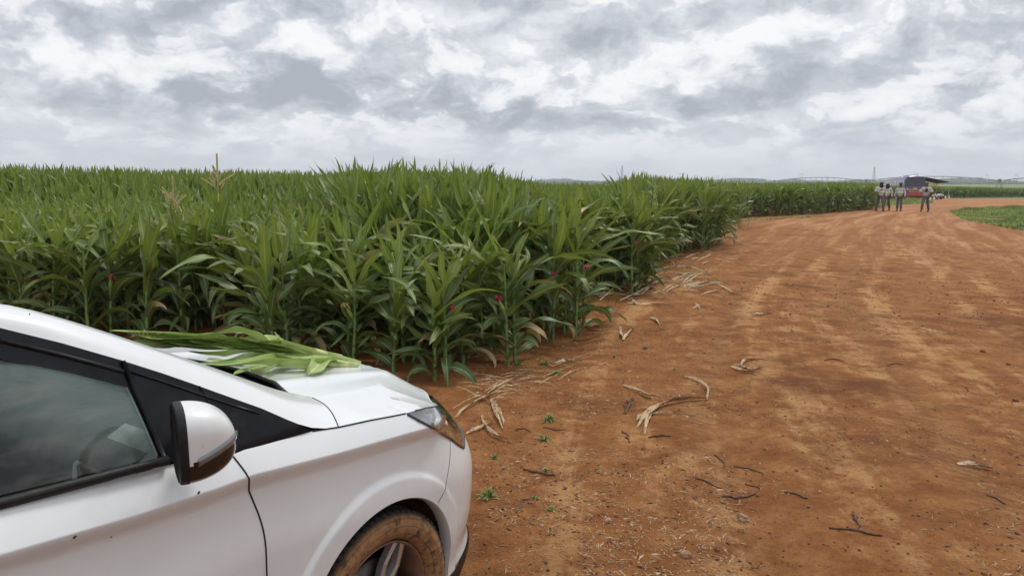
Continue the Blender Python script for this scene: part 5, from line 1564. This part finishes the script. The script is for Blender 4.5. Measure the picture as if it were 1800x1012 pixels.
# ------------------------------------------------------------------ bus at the bend
def fmesh(txt, size, depth, mat, name, parent, M):
    cu = bpy.data.curves.new(name, 'FONT'); cu.body = txt; cu.size = size; cu.extrude = depth; cu.align_x = 'CENTER'; cu.align_y = 'CENTER'; cu.offset = .012
    t = bpy.data.objects.new('tmp', cu); COL.objects.link(t); bpy.context.view_layer.update()
    me = bpy.data.meshes.new_from_object(t.evaluated_get(bpy.context.evaluated_depsgraph_get())); bpy.data.objects.remove(t)
    me.transform(M); me.name = name; me.materials.clear(); me.materials.append(mat)
    return link(bpy.data.objects.new(name, me), parent)
M_BUSB = simple('bus_purple', (.075, .062, .21), .35, coat=.4, var=.1, dirt=((.30, .17, .10), .45, 1.4, .45, .75))
M_BUSW = simple('bus_grey_white', (.46, .46, .50), .35, coat=.4, var=.1, dirt=((.35, .22, .14), .4, 1.4, .45, .75))
M_BUSR = simple('bus_red', (.42, .05, .035), .4, var=.1, dirt=((.30, .17, .10), .3, 2, .45, .75))
M_BUSY = simple('bus_yellow', (.72, .42, .03), .4, var=.08)
M_BUSG = simple('bus_window', (.016, .018, .022), .12, coat=.6, var=.2)
M_BUSK = simple('bus_black', (.015, .015, .015), .7)
M_RUB = simple('dusty_rubber', (.03, .022, .018), .9, dirt=((.20, .09, .04), .8, 3, .4, .6))
Y0 = 88.0
bx0 = (1588 - 900) / F_PX * (Y0 * CP + 1.9 * SP)
HB = R(13.7)
bus = empty('bus', (bx0 + 1.22 * math.cos(HB), Y0 - 1.22 * math.sin(HB), float(terrain(bx0, Y0)) - .10), -HB, 'purple and white worker bus with yellow rear sign, parked beyond the walking people', 'bus')
bus.rotation_euler = (R(-1.6), 0, -HB)
BW, BL, BH = 2.44, 9.4, 2.95      # bus frame: rear face at y = 0, forward +y
def barx(n, mat, c, d, par=None, bev=.03, rot=None):
    return MB().box(c, d, rot, bev).build(n, mat, par or bus, True if bev else False)
# shell with rounded roof
prof = [(-BW / 2, .42), (-BW / 2, 1.25), (-BW / 2 + .02, 1.35), (-BW / 2 + .07, 2.45), (-BW / 2 + .18, 2.72), (-BW / 2 + .45, 2.86), (0, 2.92)]
prof = prof + [(-x, z) for x, z in prof[-2::-1]]
rows = [[Vector((x * k, y, .42 + (z - .42) * q)) for x, z in prof] for y, k, q in ((0.0, .97, .975), (.10, 1, 1), (BL - .3, 1, 1), (BL, .95, .95))]
body = MB().grid(rows); body.add([v for v in rows[0]], [tuple(range(len(prof)))]); body.add([v for v in rows[-1]], [tuple(range(len(prof)))[::-1]])
body.build('body', M_BUSB, bus)
for sg in (-1, 1):
    sd2 = MB().grid([[Vector((sg * (BW / 2 + .004), y, .75)), Vector((sg * (BW / 2 + .004), y, 1.25)), Vector((sg * (BW / 2 - .016 + .004), y, 1.37)), Vector((sg * (BW / 2 - .055), y, 2.36)), Vector((sg * (BW / 2 - .063), y, 2.5))] for y in (.5, 3, 6, BL - .4)])
    sd2.build('side_panel', M_BUSW, bus, False)
    for k in range(7):
        y = .75 + k * 1.17; o = sg * (BW / 2 - .012); oo = sg * (BW / 2 - .045)
        w = MB().add([(o, y, 1.50), (o, y + .62, 1.50), (oo, y + .92, 2.32), (oo, y + .30, 2.32)], [(0, 1, 2, 3)]).build('window', M_BUSG, bus)
    for k in range(4):
        y = 1.0 + k * 1.9
        MB().add([(sg * (BW / 2 + .012), y, 1.25), (sg * (BW / 2 + .012), y + .9, 1.20), (sg * (BW / 2 + .012), y + .55, .60), (sg * (BW / 2 + .012), y + .28, .92)], [(0, 1, 2, 3)]).build('yellow_flash', M_BUSY, bus)
    for y in (2.2, 7.4):
        Mx = Matrix.Translation((sg * (BW / 2 - .14), y, .48)) @ Matrix.Rotation(R(90), 4, 'Y')
        wv = MB().lathe([(.20, -.12), (.42, -.13), (.48, -.09), (.48, .09), (.42, .13), (.20, .12)], 24, Mx).build('wheel', M_RUB, bus, True)
        MB().lathe([(.001, -.05 * sg), (.2, -.02), (.24, .10 * sg)], 16, Mx).build('hub', M_BUSW, wv, True)
MB().add([(-1.10, -.012, 1.66), (1.10, -.012, 1.66), (1.04, -.012, 2.70), (-1.04, -.012, 2.70)], [(0, 1, 2, 3)]).build('rear_window', M_BUSG, bus)
barx('bumper', M_BUSR, (0, -.03, .58), (2.36, .16, .30)); barx('rear_grille', M_BUSR, (0, -.012, .80), (1.3, .03, .13), bev=.01)
for sg in (-1, 1):
    barx('tail_lamp', simple('lamp_white_red', (.55, .42, .45), .3), (sg * .83, -.012, 1.28), (.22, .03, .26), bev=.01)
    barx('lower_lamp', M_BUSR, (sg * 1.02, -.016, .92), (.26, .03, .22), bev=.01)
pl_ = barx('sign', M_BUSY, (0, -.018, 1.10), (1.22, .02, .34), bev=.008)
fmesh('RURAIS', .30, .004, M_BUSK, 'lettering', pl_, Matrix.Translation((0, -.034, 1.10)) @ Matrix.Rotation(R(90), 4, 'X'))
barx('number_plate', simple('plate', (.60, .52, .38), .5), (0, -.016, 1.39), (.42, .02, .12), bev=.004)
barx('roof_unit', M_BUSW, (.0, 2.1, 2.97), (1.3, 1.6, .16)); barx('roof_hatch', M_BUSW, (0, 6.0, 2.96), (.8, .8, .12)); barx('rear_step', M_BUSK, (0, .25, .36), (1.9, .35, .16))
barx('side_mirror', M_BUSK, (-BW / 2 - .25, BL - .25, 1.95), (.14, .10, .42))
# awning and raised hatch on the right side
M_AWN = simple('dark_awning', (.040, .030, .032), .8, var=.2)
MB().grid([[Vector((1.18, y, 2.72)), Vector((2.5, y, 2.45)), Vector((3.75, y, 2.13))] for y in (.05, 2.0, 4.5)]).build('awning', M_AWN, bus, False, solid=.04)
for y in (.08, 4.45): MB().tube([Vector((1.2, y, 2.68)), Vector((3.75, y, 2.10))], .025, 6).build('awning_arm', M_BUSK, bus)
for y in (.08, 4.45): MB().tube([Vector((3.72, y, 2.12)), Vector((3.72, y, 0))], .02, 6).build('awning_pole', M_BUSW, bus)
MB().grid([[Vector((1.22, y, 1.50)), Vector((2.65, y, 1.86))] for y in (.15, 1.6)]).build('hatch', M_BUSY, bus, False, solid=.10)
MB().grid([[Vector((1.24, y, .75)), Vector((1.24, y, 1.45))] for y in (.2, 3.5)]).build('side_panel', M_BUSR, bus)

# ------------------------------------------------------------------ people
M_SKIN = simple('skin_brown', (.20, .095, .055), .6); M_SHIRT = simple('grey_work_shirt', (.50, .485, .50), .9, var=.12, scale=9, bump=.2)
M_TRS = simple('grey_work_trousers', (.115, .10, .115), .9, var=.15, scale=9); M_BOOT = simple('dark_boot', (.022, .018, .016), .8); M_BAND = simple('lime_band', (.72, .80, .42), .5); M_HOODK = simple('dark_hood', (.018, .015, .016), .9)
M_TRS2 = simple('dark_trousers', (.05, .05, .075), .9)
def skinned(name, nodes, edges, mat, parent, lvl=1, root=0):
    me = bpy.data.meshes.new(name); me.from_pydata([n[0] for n in nodes], edges, []); me.materials.append(mat)
    o = link(bpy.data.objects.new(name, me), parent)
    sk_ = o.modifiers.new('skin', 'SKIN'); sk_.use_smooth_shade = True
    dat = me.skin_vertices[0].data if me.skin_vertices else None
    if dat is None:
        me.attributes  # layer is made with the modifier
    for i, n in enumerate(nodes):
        r = n[1] if hasattr(n[1], '__len__') else (n[1], n[1]); me.skin_vertices[0].data[i].radius = r; me.skin_vertices[0].data[i].use_root = (i == root)
    s2 = o.modifiers.new('sub', 'SUBSURF'); s2.levels = s2.render_levels = lvl
    return o
def ensure_skin():
    pass
def person(loc, face, H, label, J, hat=None, trs=None, held=None, grp='people walking on the dirt track'):
    """J: joints for a 1.72 m figure facing -Y: dict with pelvis, chest, neck, head, shL/elL/haL, shR.., hipL/knL/anL.. ; x is the figure's left"""
    p = empty('person', loc, face, label, 'person', grp); k = H / 1.72; p.scale = (k, k, k)
    V = Vector
    pel, che, nec, hea = V(J['pel']), V(J['che']), V(J['nec']), V(J['hea'])
    nodes = [(pel, (.135, .10)), ((pel + che) / 2, (.125, .10)), (che, (.155, .11)), (nec, (.052, .055)), (nec.lerp(hea, .35), (.055, .06)), (hea + V((0, -.005, -.03)), (.070, .085)), (hea + V((0, .01, .05)), (.072, .088)), (hea + V((0, .01, .10)), (.045, .055))]
    edges = [(0, 1), (1, 2), (2, 3), (3, 4), (4, 5), (5, 6), (6, 7)]
    def add(n, par): nodes.append(n); edges.append((par, len(nodes) - 1)); return len(nodes) - 1
    fw = (hea - nec).normalized(); nose = hea + V((0, -.095, -.02)); add((nose, (.014, .018)), 5)
    for s in (-1, 1): add((hea + V((s * .082, .012, -.01)), (.012, .022)), 5)
    sleeves = []
    for S in 'LR':
        sh, el, ha = V(J['sh' + S]), V(J['el' + S]), V(J['ha' + S])
        a = add((sh, .052), 2); b = add((el, .038), a); c = add((ha, .026), b)
        d = (ha - el).normalized(); side = d.cross(V((0, 1, 0))); side = side.normalized() if side.length > .1 else V((1, 0, 0))
        pm = add((ha + d * .06, (.036, .016)), c)
        for q, (off, L) in enumerate(((-.026, .060), (-.009, .072), (.009, .068), (.026, .052))):
            f1 = add((ha + d * .095 + side * off, .0095), pm); f2 = add((ha + d * (.095 + L * .5) + side * off + V((0, -.010, 0)), .0085), f1); add((ha + d * (.095 + L * .8) + side * off + V((0, -.028, 0)), .007), f2)
        t1 = add((ha + d * .035 + side * -.042, .011), pm); add((ha + d * .075 + side * -.056, .009), t1)
        sleeves.append((sh, el, ha))
        hp, kn, an, to = V(J['hip' + S]), V(J['kn' + S]), V(J['an' + S]), V(J['to' + S])
        a = add((hp, .085), 0); b = add((kn, .056), a); c = add((an, .036), b); add((to, (.04, .025)), c)
    b_ = skinned('body', nodes, edges, M_SKIN, p)
    for s in (-1, 1):
        e = MB(); e.lathe([(.001, -.011), (.008, -.008), (.011, 0), (.008, .008), (.001, .011)], 8, Matrix.Translation(hea + V((s * .032, -.078, .012)))); e.build('eye', M_HOODK, p, True)
    m_ = MB().box(hea + V((0, -.083, -.055)), (.05, .012, .010)); m_.build('mouth', simple('lips', (.16, .06, .05), .6), p)
    # shirt, trousers, boots
    n2 = [(pel + V((0, 0, -.13)), (.185, .135)), ((pel + che) / 2 + V((0, -.01, 0)), (.16, .13)), (che, (.195, .135)), (nec + V((0, 0, -.035)), (.085, .08))]; e2 = [(0, 1), (1, 2), (2, 3)]
    for sh, el, ha in sleeves:
        n2.append((sh, .078)); e2.append((2, len(n2) - 1)); n2.append((el, .062)); e2.append((len(n2) - 2, len(n2) - 1)); n2.append((ha.lerp(el, .06), .047)); e2.append((len(n2) - 2, len(n2) - 1))
    skinned('shirt', n2, e2, M_SHIRT, p)
    n3 = [(pel, (.15, .115))]; e3 = []
    for S in 'LR':
        hp, kn, an = V(J['hip' + S]), V(J['kn' + S]), V(J['an' + S])
        n3.append((hp, .100)); e3.append((0, len(n3) - 1)); n3.append((kn, .082)); e3.append((len(n3) - 2, len(n3) - 1)); n3.append((an + V((0, 0, .01)), .070)); e3.append((len(n3) - 2, len(n3) - 1))
        to = V(J['to' + S])
        MB().tube([an + V((0, .05, -.045)), an + V((0, 0, -.03)), to + V((0, 0, -.0)), to + (to - an) * .3], [.035, .048, .044, .020], 8).build('boot', M_BOOT, p, True)
    skinned('trousers', n3, e3, trs or M_TRS, p)
    mid = (pel * .35 + che * .65); ax = (che - pel).normalized()
    Mb = Matrix.Translation(mid) @ ax.to_track_quat('Z', 'Y').to_matrix().to_4x4() @ Matrix.Diagonal((1.0, .74, 1, 1))
    MB().lathe([(.200, -.036), (.210, -.030), (.210, .030), (.200, .036)], 24, Mb).build('reflective_band', M_BAND, p, True)
    if hat == 'hood':
        MB().lathe([(.001, .125), (.07, .11), (.105, .05), (.108, -.03), (.10, -.10), (.115, -.17), (.13, -.20)], 18, Matrix.Translation(hea + V((0, .012, 0)))).build('hood', M_HOODK, p, True)
    elif hat == 'brim':
        MB().lathe([(.001, .155), (.08, .15), (.10, .10), (.105, .065), (.20, .045), (.20, .038), (.105, .05)], 20, Matrix.Translation(hea + V((0, .01, 0)))).build('hat', M_HOODK, p, True)
    elif hat == 'cap':
        MB().lathe([(.001, .13), (.07, .118), (.10, .06), (.104, .02)], 18, Matrix.Translation(hea + V((0, .01, .012)))).box(hea + V((0, -.12, .045)), (.12, .09, .012)).build('cap', simple('brown_cap', (.12, .06, .04), .8), p, True)
    else:
        MB().lathe([(.001, .122), (.07, .108), (.096, .05), (.092, .0)], 16, Matrix.Translation(hea + V((0, .022, .01)))).build('hair', M_HOODK, p, True)
    return p
def stand(arms='down', stride=.10):
    J = dict(pel=(0, 0, .93), che=(0, 0, 1.27), nec=(0, .0, 1.46), hea=(0, -.01, 1.60))
    for S, s in (('L', 1), ('R', -1)):
        f = stride * s
        J['hip' + S] = (s * .09, 0, .88); J['kn' + S] = (s * .10, -.05 - f * .7, .49); J['an' + S] = (s * (.11 + abs(f) * .15), f * -1.0 + .02, .09); J['to' + S] = (s * .12, f * -1.0 - .12, .035)
        J['sh' + S] = (s * .19, 0, 1.39)
        J['el' + S] = (s * .27, .03, 1.12); J['ha' + S] = (s * .29, -.06, .86)
        if arms == 'chest' or (arms == 'left' and S == 'L') or (arms == 'right' and S == 'R'):
            J['el' + S] = (s * .36, -.03, 1.16); J['ha' + S] = (s * .12, -.20, 1.24)
        if arms == 'neck': J['el' + S] = (s * .36, -.02, 1.30); J['ha' + S] = (s * .15, -.16, 1.38)
    return J
def foot(px, py):
    v = G(px, py); return Vector((v.x, v.y, ground_z(v.x, v.y)))
def facing(v, extra=0): return math.atan2(v.x, -v.y) * 0 - math.atan2(v.x, v.y) + extra
for px, py, H, arms, st_, hat, lab in [(1546, 371.5, 1.70, 'right', .20, 'hood', 'person in dark hood, grey shirt with lime band, leftmost of the four walkers, elbow raised'),
        (1557.5, 370, 1.62, 'down', -.18, 'hood', 'person in dark hood walking half behind the leftmost walker, arm hanging down'),
        (1580, 370.5, 1.64, 'down', .02, 'brim', 'person in a wide-brimmed hat and grey shirt, walking alone with arms down'),
        (1625.5, 372, 1.68, 'chest', -.20, 'cap', 'person in grey shirt with both hands raised to the chest, rightmost of the walkers')]:
    v = foot(px, py); o = person(v, -math.atan2(v.x, v.y) + (.35 if st_ > .1 else -.25), H, lab, stand(arms, st_), hat)
    if hat == 'cap':
        hd = MB(); c = Vector((0, -.23, 1.27)); hd.lathe([(.001, -.13), (.06, -.10), (.085, -.02), (.07, .07), (.035, .12), (.001, .13)], 14, Matrix.Translation((0, 0, 0)))
        ho = hd.build('bag', simple('dark_brown_bag', (.07, .028, .015), .8), None, True)
        k = H / 1.72; w = Matrix.Rotation(-math.atan2(v.x, v.y), 3, 'Z') @ (c * k); ho.location = v + w; ho.scale = (k, k, k)
        tag(ho, 'dark brown bag held at the chest by the rightmost walker', 'bag')
def crouch():
    J = dict(pel=(0, .10, .24), che=(0, -.13, .50), nec=(0, -.28, .62), hea=(0, -.38, .68))
    for S, s in (('L', 1), ('R', -1)):
        J['hip' + S] = (s * .10, .10, .24); J['kn' + S] = (s * .17, -.26, .46); J['an' + S] = (s * .15, -.16, .09); J['to' + S] = (s * .17, -.30, .035)
        J['sh' + S] = (s * .19, -.19, .56); J['el' + S] = (s * .24, -.36, .36); J['ha' + S] = (s * .12, -.52, .25)
    return J
for px, py, rz, lab in [(1639, 351.5, 1.1, 'person in grey shirt crouching by the cones, leftmost of the crouchers'), (1648.5, 351, 2.2, 'person in dark trousers crouching between two others by the cones'), (1657, 350.5, -1.9, 'person with a pale shirt over a bent back, rightmost of the crouchers')]:
    v = foot(px, py); person(v, rz, 1.72 * (1.05), lab, crouch(), None, M_TRS2, grp='people crouching by the cones')
# traffic cones
M_CONE = simple('faded_cone', (.72, .42, .32), .6, var=.12, scale=6); M_CONEW = simple('cone_white', (.78, .74, .68), .5)
cone = empty('traffic_cone')
MB().lathe([(.14, .03), (.115, .12), (.035, .50), (.02, .52), (.001, .52)], 20).build('cone_body', M_CONE, cone, True)
MB().lathe([(.090, .235), (.095, .24), (.066, .37), (.060, .372)], 20).build('white_sleeve', M_CONEW, cone, True)
MB().box((0, 0, .015), (.38, .38, .03), None, .008).build('base', M_CONE, cone)
for i, (px, py, l) in enumerate([(1634.5, 355.5, 'pale orange cone nearest the camera, right behind the rightmost walker'), (1641.5, 353.5, 'pale orange cone second from the left of the row'), (1650, 351, 'pale orange cone just in front of the middle croucher'),
        (1661.5, 351, 'widest looking pale cone right beside the rightmost croucher'), (1667.5, 349, 'faint cone second to the right of the crouchers'), (1673, 347, 'cone third to the right of the crouchers'),
        (1683, 347, 'left one of the two cones standing apart at the far end'), (1689.5, 346.5, 'rightmost and farthest cone of the row')]):
    c = cone if i == 0 else copy_tree(cone); v = foot(px, py); c.location = v; c.scale = (1, 1, .95 if py > 348 else .85); tag(c, l, 'traffic cone', 'traffic cones along the bend')

# ------------------------------------------------------------------ centre pivot irrigation line
M_GALV = simple('galvanised_steel', (.20, .22, .245), .5, .5)
pv = empty('irrigation_pivot', (145.8, 215, 0), 0, 'long arched irrigation pivot line on wheeled towers beyond the fields', 'irrigation rig')
st = Vector((-15.4, 50, 0)); T0 = Vector((0, 0, 0))
def pz(k): p = Vector((145.8, 215, 0)) + st * k; return float(terrain(p.x, p.y))
for k in range(-1, 4):
    a = st * k + Vector((0, 0, pz(k) + 3.95)); b = st * (k + 1) + Vector((0, 0, pz(k + 1) + 3.95)); n = 16
    pts = [a.lerp(b, i / n) + Vector((0, 0, 1.45 * (1 - (2 * i / n - 1) ** 2))) for i in range(n + 1)]
    MB().tube(pts, .12, 6).build('pipe', M_GALV, pv, True)
    tr_ = MB(); d = st.normalized(); s_ = Vector((-d.y, d.x, 0)); low = [None]
    for i in range(1, n):
        q = pts[i] + Vector((0, 0, -.95 * math.sin(math.pi * i / n) - .15)); low.append(q)
        for sg in (-1, 1): tr_.tube([pts[i], q + s_ * .5 * sg], .03, 4, False)
    for sg in (-1, 1): tr_.tube([pts[0]] + [q + s_ * .5 * sg for q in low[1:]] + [pts[-1]], .03, 4, False)
    tr_.build('truss', M_GALV, pv)
    for i in range(2, 2 * n, 2):
        f = i / (2 * n); c = a.lerp(b, f) + Vector((0, 0, 1.45 * (1 - (2 * f - 1) ** 2)))
        if 0 <= k < 2: MB().tube([c, Vector((c.x, c.y, pz(k) + 1.7))], .028, 4, False).build('drop_hose', M_GALV, pv)
for k in range(-1, 5):
    top = st * k + Vector((0, 0, pz(k) + 3.95)); d = st.normalized(); s_ = Vector((-d.y, d.x, 0)); z0 = pz(k)
    tw = MB()
    for sg in (-1, 1):
        tw.tube([top + d * .3, top * 1 + s_ * 1.9 * sg + d * .3 + Vector((0, 0, -3.4))], .07, 5); tw.tube([top - d * .3, top + s_ * 1.9 * sg + Vector((0, 0, -3.4))], .07, 5)
    tw.tube([top + s_ * -1.9 + Vector((0, 0, -3.4)), top + s_ * 1.9 + Vector((0, 0, -3.4))], .08, 5); tw.tube([top + s_ * -1.0 + Vector((0, 0, -1.8)), top + s_ * 1.0 + Vector((0, 0, -1.8))], .05, 5)
    tw.box(top + Vector((0, 0, .15)), (.6, .6, .7))
    two = tw.build('tower', M_GALV, pv)
    for sg in (-1, 1):
        Mx = Matrix.Translation(top + s_ * 1.9 * sg + Vector((0, 0, -3.4))) @ d.to_track_quat('Z', 'Y').to_matrix().to_4x4()
        MB().lathe([(.25, -.12), (.6, -.14), (.62, 0), (.6, .14), (.25, .12)], 16, Matrix.Translation(top + s_ * 1.9 * sg + Vector((0, 0, -3.4))) @ (d.cross(Vector((0, 0, 1)))).to_track_quat('Y', 'Z').to_matrix().to_4x4()).build('wheel', M_RUB, two, True)

# ------------------------------------------------------------------ power line towers
M_STEEL = simple('pylon_steel', (.16, .17, .19), .6, .3)
def lattice(px, top_py, D, label, w=.30):
    b = at(px, HOR, D); z0 = -1.7; zt = CAM_H + (HOR - top_py) / F_PX * D * 1.0; H = zt - z0
    o = empty('lattice_pylon', (b.x, b.y, z0), 0, label, 'power pylon', 'lattice power pylons on the horizon')
    m = MB(); hw = lambda f: H * (.085 * (1 - f) ** 1.5 + .018)
    for sx in (-1, 1):
        for sy in (-1, 1):
            m.tube([Vector((sx * hw(f), sy * hw(f), H * f)) for f in (0, .3, .6, .85, 1)], w, 4)
    fs = [0, .16, .30, .42, .53, .63, .72, .80, .87, .94, 1]
    for f0, f1 in zip(fs, fs[1:]):
        for sx in (-1, 1):
            m.tube([Vector((sx * hw(f0), -hw(f0), H * f0)), Vector((-sx * hw(f1), -hw(f1), H * f1))], w * .55, 4); m.tube([Vector((sx * hw(f0), hw(f0), H * f0)), Vector((-sx * hw(f1), hw(f1), H * f1))], w * .55, 4)
    m.build('mast', M_STEEL, o)
    a = MB()
    for f, l in ((.74, .10), (.86, .085), (.97, .07)): a.tube([Vector((-H * l, 0, H * f)), Vector((0, 0, H * (f + .02))), Vector((H * l, 0, H * f))], w * .9, 4)
    a.build('cross_arm', M_STEEL, o); return o
lattice(1535.5, 294, 1750, 'slim lattice power pylon standing left of the bus'); lattice(1093, 292, 1700, 'lattice power pylon rising behind the middle of the maize field')
def hframe(px, top_py, D, gap, label):
    b = at(px, HOR, D); zt = CAM_H + (HOR - top_py) / F_PX * D; H = zt + 1.7
    o = empty('power_pole', (b.x, b.y, -1.7), 0, label, 'power pole', 'paired power poles on the horizon')
    for s in (-1, 1): MB().tube([Vector((s * gap / 2, 0, 0)), Vector((s * gap / 2, 0, H))], .30, 5).build('pole', M_STEEL, o)
    MB().tube([Vector((-gap * .9, 0, H * .93)), Vector((gap * .9, 0, H * .93))], .25, 5).build('cross_arm', M_STEEL, o)
for a in [(1197, 304, 1500, 5, 'paired power pole left of the tall pylon, over the right-hand maize'), (1408, 305, 1500, 5, 'paired power pole between the two clumps of the far maize'), (1261, 309, 1800, 4, 'small paired power pole over the far maize tops'),
          (1453, 309, 1900, 4, 'faint paired power pole just left of the slim pylon'), (1609, 304, 1500, 5, 'paired power pole above the bus roof'), (1735, 307, 1600, 5, 'paired power pole by the pivot tower'), (1785, 306, 1550, 5, 'paired power pole at the right edge of the picture')]: hframe(*a)

# ------------------------------------------------------------------ far wood
def treeline():
    r = np.random.default_rng(9); bm = bmesh.new(); bmesh.ops.create_icosphere(bm, subdivisions=2, radius=1); bv = np.array([v.co[:] for v in bm.verts]); bm.verts.index_update(); bf = np.array([[v.index for v in f.verts] for f in bm.faces]); bm.free()
    Vs = []; Fs = []; o = 0
    for layer, (D, hh, n) in enumerate([(1650, 6.2, 1000), (2300, 11.0, 700)]):
        for i in range(n):
            a = R(-48) + R(96) * i / n; h = hh * (.55 + .9 * float(vnoise(np.array([a * 40]), np.array([layer * 3.]), 4)[0]) ** 1.0) * r.uniform(.6, 1.15); d = D + r.uniform(-60, 60)
            w = h * r.uniform(.7, 1.6) + 1.5
            v = bv * (1 + r.normal(0, .12, (len(bv), 1))); Vs.append(v * [w, w, h * .55] + [d * math.sin(a), d * math.cos(a), -1.7 + h * .45]); Fs.append(bf + o); o += len(bv)
    ob = mesh_np('treeline', np.concatenate(Vs), np.concatenate(Fs), simple('far_foliage', (.035, .065, .028), .9, var=.5, scale=.08), None, smooth=False)
    return tag(ob, 'dark low wood along the horizon beyond the pale fields', 'wood', kind='stuff')
treeline()

# ------------------------------------------------------------------ haze
hz = MB().box((0, 1150, 34), (5200, 2800, 74)); hz = MB().add([(x, y, z) for x in (-2600, 2600) for y in (-250, 2550) for z in (-3.5, 72)], [(0, 1, 3, 2), (4, 6, 7, 5), (0, 4, 5, 1), (2, 3, 7, 6), (0, 2, 6, 4), (1, 5, 7, 3)])
mh = bpy.data.materials.new('haze'); mh.use_nodes = True; nt_ = mh.node_tree; nt_.nodes.clear()
out_ = nt_.nodes.new('ShaderNodeOutputMaterial'); vo = nt_.nodes.new('ShaderNodeVolumePrincipled'); vo.inputs['Density'].default_value = .00030; vo.inputs['Color'].default_value = (.93, .96, 1.0, 1); vo.inputs['Anisotropy'].default_value = .2
nt_.links.new(vo.outputs[0], out_.inputs['Volume'])
tag(hz.build('haze', mh), kind='stuff')
